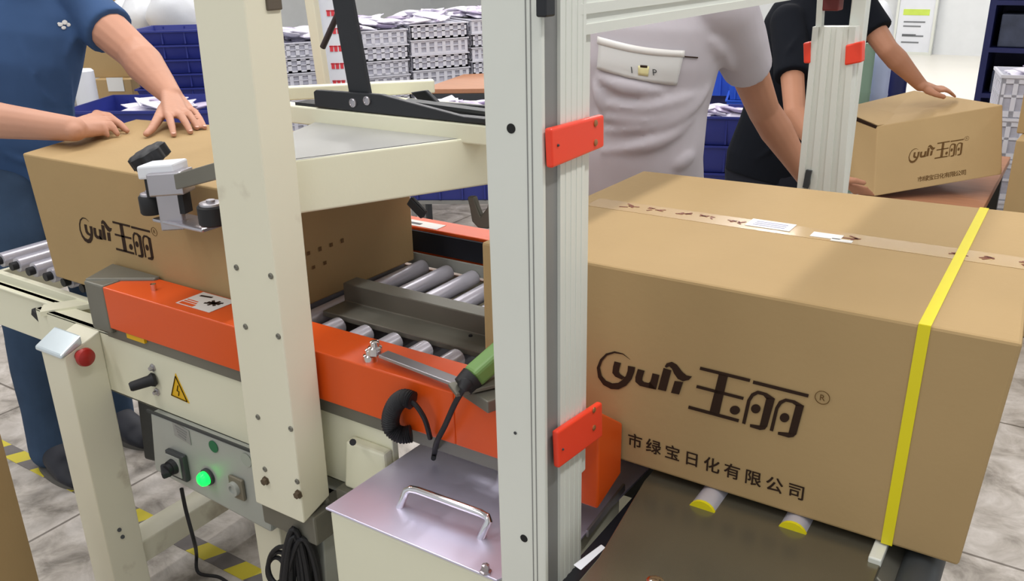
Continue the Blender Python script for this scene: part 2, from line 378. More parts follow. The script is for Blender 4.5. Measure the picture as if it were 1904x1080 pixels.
# warning label on the near belt cover
lb = MB().hexa([(-1.452, .985, .8605), (-1.352, .985, .8605), (-1.352, 1.052, .8605), (-1.452, 1.052, .8605), (-1.452, .985, .8612), (-1.352, .985, .8612), (-1.352, 1.052, .8612), (-1.452, 1.052, .8612)]).build('warning_label', WSTICK, nb)
m = MB().box(-1.447, -1.405, .987, .997, .8613, .8616).box(-1.447, -1.41, 1.0, 1.004, .8613, .8616).box(-1.447, -1.415, 1.008, 1.011, .8613, .8616)
m.build('orange_print', ORANGE, lb)
m = MB()
for a, b2 in (((-1.40, 1.012), (-1.365, 1.03)), ((-1.395, 1.03), (-1.37, 1.012)), ((-1.398, 1.02), (-1.366, 1.022)), ((-1.385, 1.008), (-1.378, 1.034)), ((-1.44, 1.035), (-1.41, 1.04))):
    m.bar((*a, .8616), (*b2, .8616), .006, .0004)
m.build('hand_hazard_print', INK, lb)
fb = belt(1.628, 1.70, -1.95, -.66)
MB().box(-1.93, -.68, 1.62, 1.628, .80, .852).build('drive_belt', NAVYBELT, S)
m = MB().box(-1.415, -1.30, 1.632, 1.672, .8603, .8609).build('warning_label', WSTICK, fb)
MB().box(-1.40, -1.36, 1.642, 1.655, .861, .8613).build('label_print', DGREY, m)
# centre tape head cover between the rollers
m = MB().prism([(1.238, .77), (1.238, .783), (1.306, .783), (1.306, .825), (1.35, .825), (1.35, .77)], (-1.31, 0, 0), (0, 1, 0), (0, 0, 1), (.46, 0, 0))
m.build('tape_head_cover', DSTEEL, S, bevel=.002)
MB().cyl(at(875, 625, z=.783), at(875, 625, z=.783)+V((0, 0, .003)), .004, n=10).build('cover_screw', RUBBER, S)
# masts
C = [(-1.165, .885, .555), (-1.040, .885, .555), (-1.040, .953, .575), (-1.165, .953, .575), (-1.124, .885, 1.95), (-1.022, .885, 1.95), (-1.022, .955, 1.95), (-1.124, .955, 1.95)]
mast = MB().hexa(C).build('mast', CREAMD, S, bevel=.003)
for q in ((440, 497), (504, 513), (457, 607), (518, 625), (480, 775), (541, 797), (493, 872), (553, 895)):
    p_ = at(*q, y=.885); MB().lathe(p_, (0, -1, 0), [(0, .0052), (.0018, .005), (.0028, .0032), (.0016, .0022)], 14).build('bolt', DSTEEL, mast, smooth=True)
for q in ((495, 893), (556, 918)):
    p_ = at(*q, y=.885); MB().lathe(p_, (0, -1, 0), [(0, .009), (.002, .009), (.002, .0068), (.008, .0066), (.0085, .003)], 6).build('hex_bolt', mat('rusty_bolt', (105, 92, 76), .5, .6), mast, smooth=False)
p_ = at(506, 3, x=-1.03); MB().obox(p_, (.006, 0, 0), (0, .014, 0), (0, 0, .012)).build('mast_clip', mat('brown_clip', (92, 82, 70), .5), mast, bevel=.002)
MB().box(-1.17, -1.03, .90, .99, .50, .56).build('mast_foot', DSTEEL, S, bevel=.004)
m = MB().hexa([(-1.16, .93, .30), (-1.06, .93, .30), (-1.06, 1.03, .30), (-1.16, 1.03, .30), (-1.16, .95, .56), (-1.06, .95, .56), (-1.06, 1.03, .56), (-1.16, 1.03, .56)])
m.build('mast_bracket', PANEL, S, bevel=.003)
m = MB().box(-1.02, -.90, .95, .985, .52, .60); m.build('bracket_plate', DSTEEL, S, bevel=.002)
for q in ((588, 948), (606, 930)):
    p_ = at(*q, y=.95); MB().lathe(p_, (0, -1, 0), [(0, .010), (.006, .009), (.007, .004)], 12).build('bolt', DSTEEL, S, smooth=True)
m = MB().hexa([(-1.715, 1.725, .62), (-1.682, 1.725, .62), (-1.682, 1.745, .62), (-1.715, 1.745, .62), (-1.815, 1.725, 1.95), (-1.782, 1.725, 1.95), (-1.782, 1.745, 1.95), (-1.815, 1.745, 1.95)])
m.build('mast', CREAMD, S, bevel=.003)
# sealing head frame
zh = 1.186
A_, B_ = V((-1.085, .985, 0)), V((-.862, 1.40, 0)); d_ = (B_-A_).normalized(); nn = V((-d_.y, d_.x, 0))
m = MB().hexa([A_+V((0, 0, 1.094)), B_+V((0, 0, 1.094)), B_+nn*.012+V((0, 0, 1.094)), A_+nn*.012+V((0, 0, 1.094)), A_+V((0, 0, zh)), B_+V((0, 0, zh)), B_+nn*.012+V((0, 0, zh)), A_+nn*.012+V((0, 0, zh))])
m.build('head_end_plate', CREAM, S, bevel=.004, seg=3)
m = MB().prism([(-1.085, .987), (-.94, 1.262), (-1.30, 1.262), (-1.20, .987)], (0, 0, zh-.006), (1, 0, 0), (0, 1, 0), (0, 0, .006))
m.build('head_cover_plate', mat('grey_cover_sheet', (176, 176, 174), .35, .2, var=.06), S, bevel=.001)
m = MB().box(-1.45, -.80, 1.262, 1.30, 1.178, 1.214)
m.build('head_side_beam', CREAM, S, bevel=.003)
m = MB().bar((-1.62, 1.40, zh+.014), (-1.33, 1.69, zh+.014), .03, .03).bar((-1.62, 1.40, zh), (-1.45, 1.28, zh), .03, .03)
m.build('head_back_bar', CREAM, S, bevel=.003)
m = MB().box(-1.42, -1.06, 1.30, 1.45, zh-.01, zh)
m.build('head_inner_plate', DSTEEL, S)
MB().box(-1.30, -1.0, 1.30, 1.52, 1.105, 1.176).build('tape_head', DGREY, S, bevel=.004)
MB().box(-1.42, -1.06, 1.52, 1.62, 1.12, 1.18).build('head_side_beam', CREAM, S, bevel=.003)
# black spring arms on the head
br_ = MB().prism([(-1.297, 1.216), (-.80, 1.216), (-.80, 1.226), (-.93, 1.226), (-1.055, 1.243), (-1.12, 1.252), (-1.29, 1.25), (-1.297, 1.246)], (0, 1.262, 0), (1, 0, 0), (0, 0, 1), (0, .012, 0)).build('arm_bracket', BLACK, S, bevel=.002)
MB().box(-1.36, -.80, 1.27, 1.31, 1.214, 1.22).build('bracket_base', BLACK, S)
for q in ((657, 191), (683, 187)):
    p_ = at(*q, y=1.262); MB().lathe(p_, (0, -1, 0), [(0, .0085), (.003, .0085), (.004, .0065), (.002, .0055), (.002, .0025)], 18).build('bolt', STEEL, br_, smooth=True)
m = MB().hexa([(-1.211, 1.274, 1.23), (-1.158, 1.274, 1.23), (-1.158, 1.284, 1.23), (-1.211, 1.284, 1.23), (-1.262, 1.276, 1.60), (-1.214, 1.276, 1.60), (-1.214, 1.286, 1.60), (-1.262, 1.286, 1.60)])
m.build('black_arm', BLACK, S, bevel=.002)
m = MB().tube([at(640, 0, y=1.35)+(at(640, 0, y=1.35)-at(600, 88, y=1.35))*.5, at(640, 0, y=1.35), at(600, 88, y=1.35)], .0062, 10).build('spring_rod', mat('dark_brown_rod', (54, 40, 40), .5), S, smooth=True)
m = MB().prism([(at(763, 172, y=1.42).x, at(763, 172, y=1.42).z), (at(790, 168, y=1.42).x, at(790, 168, y=1.42).z), (at(812, 190, y=1.42).x, at(812, 190, y=1.42).z), (at(930, 199, y=1.42).x, at(930, 199, y=1.42).z), (at(930, 226, y=1.42).x, at(930, 226, y=1.42).z), (at(800, 212, y=1.42).x, at(800, 212, y=1.42).z)], (0, 1.42, 0), (1, 0, 0), (0, 0, 1), (0, .012, 0))
m.build('arm_bracket', BLACK, S, bevel=.002)
m = MB().bar((-1.10, 1.31, 1.235), (-.85, 1.40, 1.206), .03, .006); m.build('spring_plate', DGREY, S)
# levers under the head
m = MB()
P = [at(*q, y=1.36) for q in ((868, 366), (880, 366), (886, 385), (893, 402), (905, 386), (908, 372), (925, 372), (925, 415), (905, 426), (888, 424), (877, 412), (873, 388))]
m.prism([(p.x, p.z) for p in P], (0, 1.36, 0), (1, 0, 0), (0, 0, 1), (0, .014, 0)).build('tape_lever', DSTEEL, S, bevel=.003)
m = MB().bar(at(762, 372, y=1.42), at(789, 400, y=1.42), .012, .022).build('tape_lever', DGREY, S, bevel=.003)
m = MB().box(-1.12, -.86, 1.38, 1.43, 1.085, 1.10).build('lever_mount', PANEL, S, bevel=.001)
# side guide rollers with hand knob
g = MB().bar(at(330, 338, y=1.0), at(490, 294, y=.935), .02, .028).build('guide_arm', DSTEEL, S, bevel=.002)
p0 = at(302, 312, y=1.0); ax = V((1, .42, .1)).normalized(); ay = V((-.38, 1, 0)).normalized()
gb = MB().obox(at(318, 338, y=1.0), ax*.036, ay*.022, (0, 0, .022)).build('guide_block', STEEL, S, bevel=.003)
MB().obox(at(303, 314, y=1.005), ax*.038, ay*.026, (0, 0, .013)).build('guide_block_cap', WHITE, S, bevel=.004)
m = MB().obox(at(318, 385, y=1.005), ax*.024, ay*.008, (0, 0, .045)).build('guide_plate', STEEL, S, bevel=.003)
m = MB().obox(at(352, 412, y=1.02), (.075, .0, 0), (0, .03, 0), (0, 0, .004)).build('guide_shoe', STEEL, S, bevel=.004)
for q, yy, r_ in (((281, 378), 1.0, .022), ((395, 397), .99, .026)):
    p_ = at(*q, y=yy); wh = MB().lathe(p_-V((0, 0, .02)), (0, 0, 1), [(0, r_*.9), (.003, r_), (.034, r_), (.037, r_*.9)], 24).build('guide_wheel', RUBBER, S, smooth=True)
    MB().lathe(p_+V((0, 0, .017)), (0, 0, 1), [(0, r_*.82), (.004, r_*.8), (.005, .008), (.009, .008)], 18).build('wheel_cap', STEEL, wh, smooth=True)
MB().obox(at(290, 348, y=1.0), (.012, .005, 0), (-.004, .012, 0), (0, 0, .018)).build('guide_post', RUBBER, S)
MB().obox(at(342, 372, y=1.02), (.006, .003, 0), (-.004, .012, 0), (0, 0, .024)).build('guide_post', RUBBER, S)
kc = at(278, 291, y=1.03); kax = (V((0, 0, .9))-_R*.42-_f*.15).normalized(); ka = kax.orthogonal().normalized(); kb = kax.cross(ka); ring = []
m = MB(); prof = []
for h, f in ((-.014, .8), (-.011, 1.), (.011, 1.), (.015, .82)):
    prof.append([kc+kax*h+(ka*math.cos(2*math.pi*k/64)+kb*math.sin(2*math.pi*k/64))*.037*f*(1+.10*math.cos(8*2*math.pi*k/64)) for k in range(64)])
m.ring_loft(prof).build('hand_knob', RUBBER, S, smooth=True)
MB().cyl(kc-kax*.035, kc-kax*.01, .008).build('knob_stem', CHROME, S, smooth=True)
# legs
lg = MB().hexa([(-1.835, .895, .02), (-1.745, .895, .02), (-1.745, .985, .02), (-1.835, .985, .02), (-1.835, .895, .706), (-1.745, .895, .706), (-1.745, .985, .735), (-1.835, .985, .735)]).build('leg', CREAMD, S, bevel=.003)
m = MB().hexa([(-1.842, .887, .704), (-1.742, .887, .704), (-1.742, .940, .721), (-1.842, .940, .721), (-1.842, .887, .714), (-1.742, .887, .714), (-1.742, .940, .742), (-1.842, .940, .742)])
m.build('leg_cap', mat('polished_cap', (214, 226, 232), .15, .3), lg, bevel=.004)
es = at(148, 660, x=-1.742); MB().lathe(es, (1, 0, 0), [(0, .012), (.012, .012), (.013, .018), (.02, .021), (.028, .019), (.033, .011), (.034, .003)], 24).build('emergency_stop', mat('emergency_red', (160, 28, 22), .4), lg, smooth=True)
MB().lathe((-1.79, .94, 0), (0, 0, 1), [(0, .04), (.012, .04), (.02, .012), (.03, .012)], 16).build('levelling_foot', RUBBER, lg, smooth=True)
for (lx, ly) in ((-1.79, 1.70), (-.80, 1.70), (-1.30, 1.04), (-2.30, 1.64)):
    MB().box(lx-.04, lx+.04, ly-.035, ly+.035, .0, .60).build('leg', CREAMD, S, bevel=.003)
MB().bar((-1.80, .985, .13), (-1.80, 1.665, .13), .075, .06).build('foot_crossbar', CREAMD, S, bevel=.003)
for q in ((222, 985), (228, 998)):
    MB().cyl(at(*q, x=-1.745), at(*q, x=-1.742), .005, n=10).build('bolt', DGREY, lg)
m = MB().hexa([at(278, 850, y=1.03)+V((-.02, 0, -.01)), at(292, 858, y=1.03), at(292, 858, y=1.06), at(278, 850, y=1.06)+V((-.02, 0, -.01)), at(255, 735, y=1.03), at(302, 758, y=1.03), at(302, 758, y=1.06), at(255, 735, y=1.06)])
m.build('belt_tension_strut', DGREY, S, bevel=.004)
m = MB().bar(at(62, 578, y=1.03), at(82, 598, y=1.03), .012, .02); m.build('rail_clip', RUBBER, S, bevel=.002)
# crank handle and warning triangle on the rail
ch = MB().lathe(at(290, 704, y=.985), V((-.45, -.9, -.1)), [(0, .012), (.006, .016), (.014, .012), (.05, .0105), (.054, .008)], 20).build('black_handle', RUBBER, S, smooth=True)
for q in ((285, 683), (293, 728)):
    MB().lathe(at(*q, y=.985), (0, -1, 0), [(0, .009), (.003, .009), (.004, .005), (.010, .0045)], 6).build('bolt', STEEL, S)
T = [at(*q, y=.984) for q in ((326, 694), (318, 735), (352, 750))]
tri = MB().prism([(p.x, p.z) for p in T], (0, .9848, 0), (1, 0, 0), (0, 0, 1), (0, -.0012, 0)).build('warning_triangle', YELLOW, S)
c_ = (T[0]+T[1]+T[2])/3; m = MB()
for a, b2 in ((0, 1), (1, 2), (2, 0)): m.bar(c_+(T[a]-c_)*.86-V((0, .001, 0)), c_+(T[b2]-c_)*.86-V((0, .001, 0)), .0004, .003, (0, -1, 0))
m.bar(c_+V((.003, -.001, .014)), c_+V((-.003, -.001, 0)), .0004, .003, (0, -1, 0)).bar(c_+V((-.003, -.001, 0)), c_+V((.003, -.001, -.001)), .0004, .003, (0, -1, 0)).bar(c_+V((.003, -.001, -.001)), c_+V((-.001, -.001, -.012)), .0004, .003, (0, -1, 0))
m.build('bolt_symbol', INK, tri)
# motor cover on the rail
m = MB().hexa([(-1.01, .962, .60), (-.906, .962, .60), (-.906, .985, .60), (-1.01, .985, .60), (-.995, .962, .70), (-.906, .962, .70), (-.906, .985, .70), (-.995, .985, .70)])
m.build('motor_cover', CREAM, S, bevel=.005)
MB().cyl(at(656, 822, y=.95), at(656, 822, y=.94), .006, n=10).build('cover_latch', RUBBER, S)
# control box
px = [at(*q, y=.975) for q in ((305, 768), (480, 832), (492, 972), (300, 880))]
c0, c1, c2, c3 = [(p.x, p.z) for p in ((px[0]), (px[1]), (px[2]), (px[3]))]
cb = MB().prism([(-1.585, .585), (-1.215, .588), (-1.24, .405), (-1.61, .43)], (0, .968, 0), (1, 0, 0), (0, 0, 1), (0, .13, 0)).build('control_box', PANEL, S, bevel=.006)
MB().bar((-1.59, .966, .589), (-1.2, .966, .592), .004, .006).build('box_seam', DGREY, cb)
def onp(px_, py_): return at(px_, py_, y=.967)
p_ = onp(335, 862); sw = MB().obox(p_+V((0, -.006, 0)), (.03, 0, 0), (0, .006, 0), (0, 0, .032)).build('switch_plate', DGREY, cb, bevel=.003)
MB().obox(p_+V((-.004, -.013, 0)), (.022, 0, 0), (0, .001, 0), (0, 0, .024)).build('switch_face', PANEL, sw)
MB().lathe(p_+V((-.004, -.012, 0)), (0, -1, 0), [(0, .018), (.012, .016), (.012, .012), (.02, .011)], 20).build('switch_hub', RUBBER, sw, smooth=True)
MB().obox(p_+V((-.008, -.03, -.003)), (.012, -.008, -.004), (.003, .010, 0), (-.002, 0, .007)).build('switch_lever', RUBBER, sw, bevel=.004, seg=3)
p_ = onp(388, 885); lm = MB().lathe(p_, (0, -1, 0), [(0, .019), (.006, .019), (.008, .0165)], 24).build('lamp_bezel', DGREY, cb, smooth=True)
MB().lathe(p_+V((0, -.007, 0)), (0, -1, 0), [(0, .0155), (.008, .0155), (.014, .013), (.018, .007), (.019, .001)], 24).build('green_lamp', GREENL, lm, smooth=True)
MB().lathe(onp(397, 830), (0, -1, 0), [(0, .0135), (.0012, .0135)], 24).build('green_sticker', GREEND, cb)
MB().lathe(onp(458, 855), (0, -1, 0), [(0, .015), (.001, .015)], 24).build('grey_sticker', mat('sage_sticker', (160, 165, 155), .5), cb)
m = MB().obox(onp(338, 805), (.026, 0, -.004), (0, .0008, 0), (0, 0, .017)).build('rating_plate', mat('plate_grey', (154, 155, 152), .3, .3), cb)
m2 = MB()
for k in range(4): m2.obox(onp(338, 805)+V((0, -.0012, .010-.0065*k)), (.018-.002*k, 0, -.003), (0, .0003, 0), (0, 0, .0014))
m2.build('plate_lettering', ALUD, m)
p_ = onp(444, 905); so = MB().obox(p_+V((0, -.004, 0)), (.021, 0, 0), (0, .004, 0), (0, 0, .025)).build('power_socket', mat('socket_bronze', (128, 122, 106), .4, .3), cb, bevel=.003)
MB().lathe(p_+V((-.003, -.008, 0)), (0, -1, 0), [(0, .016), (.008, .015), (.008, .009), (.004, .009), (.004, .001)], 18).build('socket_ring', PANEL, so, smooth=True)
cc = [at(340, 922, y=1.0)+V((0, 0, .02)), at(346, 950, y=1.0), at(362, 1010, y=1.0), V((-1.73, 1.11, .06)), V((-1.72, 1.10, .012)), V((-1.66, 1.12, .008)), V((-1.58, 1.10, .008)), V((-1.50, 1.03, .008))]
MB().tube(spline(cc), .0045, 8).build('power_cable', RUBBER, S, smooth=True)
# tape-feeler sensor on the near belt cover
ar = MB().bar((-.915, .99, .876), (-.70, .965, .876), .022, .006).build('sensor_bar', STEEL, S, bevel=.001)
for q, yy in (((697, 645), .99), ((688, 660), .985)):
    MB().lathe(at(*q, y=yy)-V((0, 0, .012)), (0, 0, 1), [(0, .013), (.012, .012), (.014, .008), (.022, .008), (.024, .004)], 14).build('pivot_bolt', CHROME, S, smooth=True)
pa, pb_ = at(866, 712, y=.945), at(925, 660, y=1.0)
MB().obox((pa+pb_)/2-V((0, 0, .024)), (.026, .042, 0), (.016, -.011, 0), (0, 0, .003)).build('sensor_bracket', DSTEEL, S, bevel=.001)
MB().bar((-.74, .985, .87), (-.66, .955, .87), .04, .02).build('sensor_mount', DSTEEL, S, bevel=.002)
sd_ = (pb_-pa).normalized()
sn = MB().bar(pa+sd_*.012, pb_+sd_*.02, .032, .03).build('sensor', SENSOR, S, bevel=.007, seg=3)
MB().cyl(pa-sd_*.006-V((0, 0, .002)), pa+sd_*.014, .017, .019).build('sensor_collar', RUBBER, sn, smooth=True)
sc = [pa+sd_*.002, at(862, 722, y=.93), at(845, 752, y=.93), at(828, 790, y=.935), at(812, 822, y=.94), at(808, 842, z=.700), at(806, 852, z=.697)]
MB().tube(spline(sc), [.012]*5+[.0085]*2+[.0045]*(len(spline(sc))-7), 10).build('sensor_cable', RUBBER, S, smooth=True)
# corrugated hose loop
hp = [at(*q, y=yy) for q, yy in (((800, 815), .955), ((790, 780), .945), ((772, 752), .94), ((755, 742), .94))]
MB().tube(spline(hp), .0042, 8).build('hose_lead', RUBBER, S, smooth=True)
hp = spline([at(*q, y=yy) for q, yy in (((768, 745), .942), ((752, 740), .94), ((737, 750), .94), ((727, 772), .94), ((728, 795), .94), ((745, 808), .945), ((765, 806), .955))], 12)
MB().tube(hp, [.0135+.0018*(i % 2) for i in range(len(hp))], 12).build('corrugated_hose', RUBBER, S, smooth=True)

# ------------------------------------------------------------------ strapping machine
K = thing('strapping_machine', (-.45, 1.3, 0), 'arch strapping machine with aluminium posts, red clamps and steel table', 'packaging machine')
def profile(name, x0, x1, y0, y1, z0, z1, groove_side, tilt=0., slots=2, m=ALU, parent=K):
    """aluminium extrusion with lengthwise ribs on its faces"""
    mb = MB(); s_ = .0007; W = x1-x0; D = y1-y0
    pts = []
    if groove_side == 'n':
        n = 4*slots+1; xs = [x0+W*i/n for i in range(n+1)]; pts = []
        for i in range(n):
            dpt = s_ if i % 2 else 0
            pts += [(xs[i], y0+dpt), (xs[i+1], y0+dpt)]
        pts += [(x1, y1), (x0, y1)]
    else:
        n = 4*slots+1; ys = [y0+D*i/n for i in range(n+1)]; pts = [(x0, y0), ]
        for i in range(n):
            dpt = s_ if i % 2 else 0
            pts += [(x1-dpt, ys[i]), (x1-dpt, ys[i+1])]
        pts += [(x0, y1)]
    a = [mb.bm.verts.new((p[0], p[1], z0)) for p in pts]; b2 = [mb.bm.verts.new((p[0]+tilt, p[1], z1)) for p in pts]
    mb.bm.faces.new(a[::-1]); mb.bm.faces.new(b2)
    for i in range(len(pts)): j = (i+1) % len(pts); mb.bm.faces.new((a[i], a[j], b2[j], b2[i]))
    return mb.build(name, m, parent)
ZT = 1.62
post = MB().hexa([(-.556, .80, .60), (-.486, .80, .60), (-.486, .808, .60), (-.556, .808, .60), (-.563, .80, ZT), (-.487, .80, ZT), (-.487, .808, ZT), (-.563, .808, ZT)]).build('arch_post', ALU, K, bevel=.002)
for dx in (.012, .018): MB().hexa([(-.486-dx-.0012, .7994, .60), (-.486-dx, .7994, .60), (-.486-dx, .802, .60), (-.486-dx-.0012, .802, .60), (-.487-dx-.0012, .7994, ZT), (-.487-dx, .7994, ZT), (-.487-dx, .802, ZT), (-.487-dx-.0012, .802, ZT)]).build('post_rib', ALUD, post)
MB().box(-.552, -.489, .808, .836, .60, ZT).build('post_channel', ALUD, K)
profile('arch_post', -.550, -.485, .836, .893, .60, ZT, 's', 0, 2)
MB().box(-.53, -.49, .893, .914, .835, ZT).build('strap_track', ALU, K, bevel=.002)
for q in ((950, 239), (974, 1001)):
    p_ = at(*q, y=.7995); MB().lathe(p_+V((0, .001, 0)), (0, -1, 0), [(0, .0055), (.0012, .0055), (.0012, .0042)], 16).build('screw_hole', mat('dark_hole', (22, 22, 22), .8), post)
MB().lathe(at(958, 805, y=.7995), (0, -1, 0), [(0, .0022), (.0005, .0022)], 10).build('rivet', DGREY, post)
p_ = at(1013, 8, y=.80); MB().obox(p_+V((.001, 0, 0)), (.006, 0, 0), (0, .01, 0), (0, 0, .012)).build('post_clip', BLACK, K, bevel=.002)
def clamp(q, inner=False):
    P = [at(*a, x=-.4845) for a in q]
    c_ = MB().prism([(p.y, p.z) for p in P], (-.485, 0, 0), (0, 1, 0), (0, 0, 1), (.009, 0, 0)).build('clamp_plate', RED, K, bevel=.003, seg=3)
    return c_
k1 = clamp(((1012, 238), (1112, 212), (1112, 272), (1015, 312)))
k2 = clamp(((1026, 800), (1110, 745), (1111, 808), (1029, 868)))
for c_, qs in ((k1, ((1107, 229), (1107, 265), (1037, 270))), (k2, ((1104, 762), (1104, 795), (1046, 835)))):
    for i, q in enumerate(qs):
        p_ = at(*q, x=-.476); MB().lathe(p_, (1, 0, 0), [(0, .004 if i < 2 else .0015), (.001, .004 if i < 2 else .0015), (.002, .0025 if i < 2 else .001)], 12).build('clamp_screw', mat('brass_screw', (170, 120, 80), .4, .6) if i < 2 else DGREY, c_, smooth=True)
for z0, z1 in ((1.272, 1.335), (.865, .93)):
    MB().box(-.572, -.556, .82, .90, z0, z1).build('clamp_plate', RED, K, bevel=.003)
# crossbar with mitred corner
zc0 = at(1085, 66, x=-.485).z
cbm = MB(); n = 9
prof = []
for i in range(n):
    z0 = zc0+(.1)*i/n; z1 = zc0+(.1)*(i+1)/n; dx = .003 if i % 2 else 0
    cbm.hexa([(-.55, .80+.0*i, z0), (-.486-dx, .88-(z0-zc0)*.9, z0), (-.455-dx, 2.04, z0), (-.52, 2.04, z0), (-.55, .80, z1), (-.486-dx, .88-(z1-zc0)*.9, z1), (-.455-dx, 2.04, z1), (-.52, 2.04, z1)])
cbm.build('arch_crossbar', ALU, K)
# far post
yf = 1.95
f0, f1 = at(1511, 50, y=yf), at(1591, 50, y=yf); g0, g1 = at(1482, 348, y=yf), at(1568, 348, y=yf)
mb = MB()
def lerp(a, b2, t): return a+(b2-a)*t
nsl = 7
for i in range(nsl):
    a0, a1 = i/nsl, (i+1)/nsl; dy = .004 if i in (1, 3, 5) else 0
    q = [lerp(g0, g1, a0), lerp(g0, g1, a1)]; r = [lerp(f0, f1, a0), lerp(f0, f1, a1)]
    dn = V((0, 0, .46))                                     # the post goes on down into the table
    def ext(p_, r_): return p_+(p_-r_)*(.30/.33)
    b0, b1 = ext(q[0], r[0]), ext(q[1], r[1])
    mb.hexa([b0+V((0, dy, 0)), b1+V((0, dy, 0)), b1+V((0, .04, 0)), b0+V((0, .04, 0)), r[0]+V((0, dy, 0)), r[1]+V((0, dy, 0)), r[1]+V((0, .04, 0)), r[0]+V((0, .04, 0))])
mb.build('arch_post', ALU, K)
MB().bar(lerp(g0, g1, .2)+V((0, -.004, .0)), lerp(g0, g1, .2)+V((.004, -.004, .04)), .012, .008, (0, 1, 0)).build('post_slot', DGREY, K)
a0 = at(1605, 60, y=yf+.05); a1 = at(1566, 348, y=yf+.05)
MB().hexa([a1+(a1-a0)*.9+V((-.02, -.01, 0)), a1+(a1-a0)*.9+V((.012, -.01, 0)), a1+(a1-a0)*.9+V((.012, .03, 0)), a1+(a1-a0)*.9+V((-.02, .03, 0)), a0-(a1-a0)*.35+V((-.03, -.01, 0)), a0-(a1-a0)*.35+V((.0, -.01, 0)), a0-(a1-a0)*.35+V((.0, .03, 0)), a0-(a1-a0)*.35+V((-.03, .03, 0))]).build('arch_post', ALU, K, bevel=.002)
s0, s1 = at(1524, 52, y=yf+.02), at(1528, -20, y=yf+.02)
MB().bar(s0, s1, .012, .02, (0, 1, 0)).build('track_rail', ALU, K)
for q in (((1493, 80), (1507, 78), (1506, 118), (1494, 118)), ((1572, 84), (1603, 77), (1602, 116), (1570, 122))):
    P = [at(*a, y=yf-.004) for a in q]
    MB().prism([(p.x, p.z) for p in P], (0, yf-.004, 0), (1, 0, 0), (0, 0, 1), (0, .03, 0)).build('clamp_plate', RED, K, bevel=.003)
MB().obox(at(1548, 8, y=yf+.03), (.018, 0, 0), (0, .02, 0), (0, 0, .012)).build('track_block', mat('maroon_block', (110, 34, 34), .5), K, bevel=.003)
# table
tz = .772
tb = MB().prism([(-.425, .83), (-.425, .70), (-.118, .70), (-.118, 1.95), (-.45, 1.95), (-.45, 1.02)], (0, 0, tz-.02), (1, 0, 0), (0, 1, 0), (0, 0, .02)).build('table_top', TABLE, K, bevel=.0015)
m = MB().box(-.40, -.125, .74, 1.9, .28, tz-.02).build('table_cabinet', CREAM, K, bevel=.004)
m = MB().box(-.49, -.452, .80, 1.2, .60, .70).box(-.635, -.452, 1.2, 1.9, .60, .70).build('strap_gap_shade', BLACK, K)  # black filler put in to stand for the shade in this gap
m = MB().hexa([at(1066, 1050, z=.76), at(1118, 1012, z=.76), at(1126, 1018, z=.76), at(1080, 1060, z=.76), at(1066, 1050, z=.766), at(1118, 1012, z=.766), at(1126, 1018, z=.766), at(1080, 1060, z=.766)])
m.build('gap_plate', WHITE, K, bevel=.001)
for x_, yn in ((-.352, 1.0), (-.232, 1.017)):
    r = MB().lathe((x_, yn, .7635), (0, 1, 0), [(0, .016), (0, .0195), (.004, .0195), (.85, .0195)], 20).build('table_roller', ROLLER, K, smooth=True)
    MB().lathe((x_, yn-.003, .7635), (0, 1, 0), [(0, .0165), (0, .0202), (.0045, .0202), (.0045, .0165)], 20).build('yellow_end_ring', YEL, r, smooth=True)
MB().lathe(at(1218, 1085, z=tz), (0, 0, 1), [(0, .012), (.004, .011), (.006, .006)], 16).build('table_screw', CHROME, K, smooth=True)
# steel cover with the grab handle, over the drive cabinet
pz_ = .682
cv = MB().prism([(-.903, .815), (-.575, .815), (-.520, .93), (-.520, 1.03), (-.51, 1.30), (-.885, 1.30)], (0, 0, pz_-.004), (1, 0, 0), (0, 1, 0), (0, 0, .004)).build('cover_plate', PLATE, K, bevel=.001)
MB().prism([(-.899, .819), (-.56, .819), (-.525, .95), (-.525, 1.10), (-.884, 1.10)], (0, 0, .22), (1, 0, 0), (0, 1, 0), (0, 0, pz_-.226)).build('drive_cabinet', CREAM, K, bevel=.006)
MB().bar(at(1092, 992, z=.69), at(1160, 905, z=.69), .004, .012).build('cover_lip', STEEL, K)
h0, h1 = at(742, 942, z=pz_), at(893, 999, z=pz_); up = V((.012, .012, .034)); hx = (h1-h0).normalized()
hp = [h0+V((0, 0, -.002)), h0+up*.5]+[h0+up*.8+V((0, 0, 0)), h0+up*.95+hx*.006, h0+up+hx*.018]+[h1+up-hx*.018, h1+up*.95-hx*.006, h1+up*.8, h1+up*.5, h1+V((0, 0, -.002))]
hd = MB().tube(hp, .0062, 14).build('grab_handle', CHROME, K, smooth=True)
p_ = at(903, 1063, z=pz_); MB().lathe(p_, (0, 0, 1), [(0, .009), (.002, .009), (.003, .006), (.012, .0056), (.013, .002)], 6).build('hex_bolt', STEEL, K)
# outfeed end below the large carton
m = MB().hexa([(-.125, .99, .60), (-.065, .97, .60), (-.065, 1.5, .60), (-.125, 1.5, .60), (-.125, .99, .765), (-.065, .97, .735), (-.065, 1.5, .735), (-.125, 1.5, .765)]).build('outfeed_bracket', DSTEEL, K, bevel=.003)
m = MB().bar((-.125, 1.0, .774), (-.125, 1.9, .774), .016, .012).build('outfeed_strip', ALU, K, bevel=.002)
m = MB().lathe((-.075, .98, .752), (0, 1, 0), [(0, .02), (0, .024), (.45, .024), (.45, .02)], 20).build('outfeed_roller', DGREY, K, smooth=True)
for lx, ly in ((-.16, .78), (-.16, 1.85), (-.38, 1.85), (-.55, 1.2), (-.86, .86), (-.86, 1.2), (-.55, .86), (-.38, .78)):
    MB().lathe((lx, ly, 0), (0, 0, 1), [(0, .03), (.02, .03), (.03, .012), (.30, .012)], 12).build('machine_foot', RUBBER, K, smooth=True)

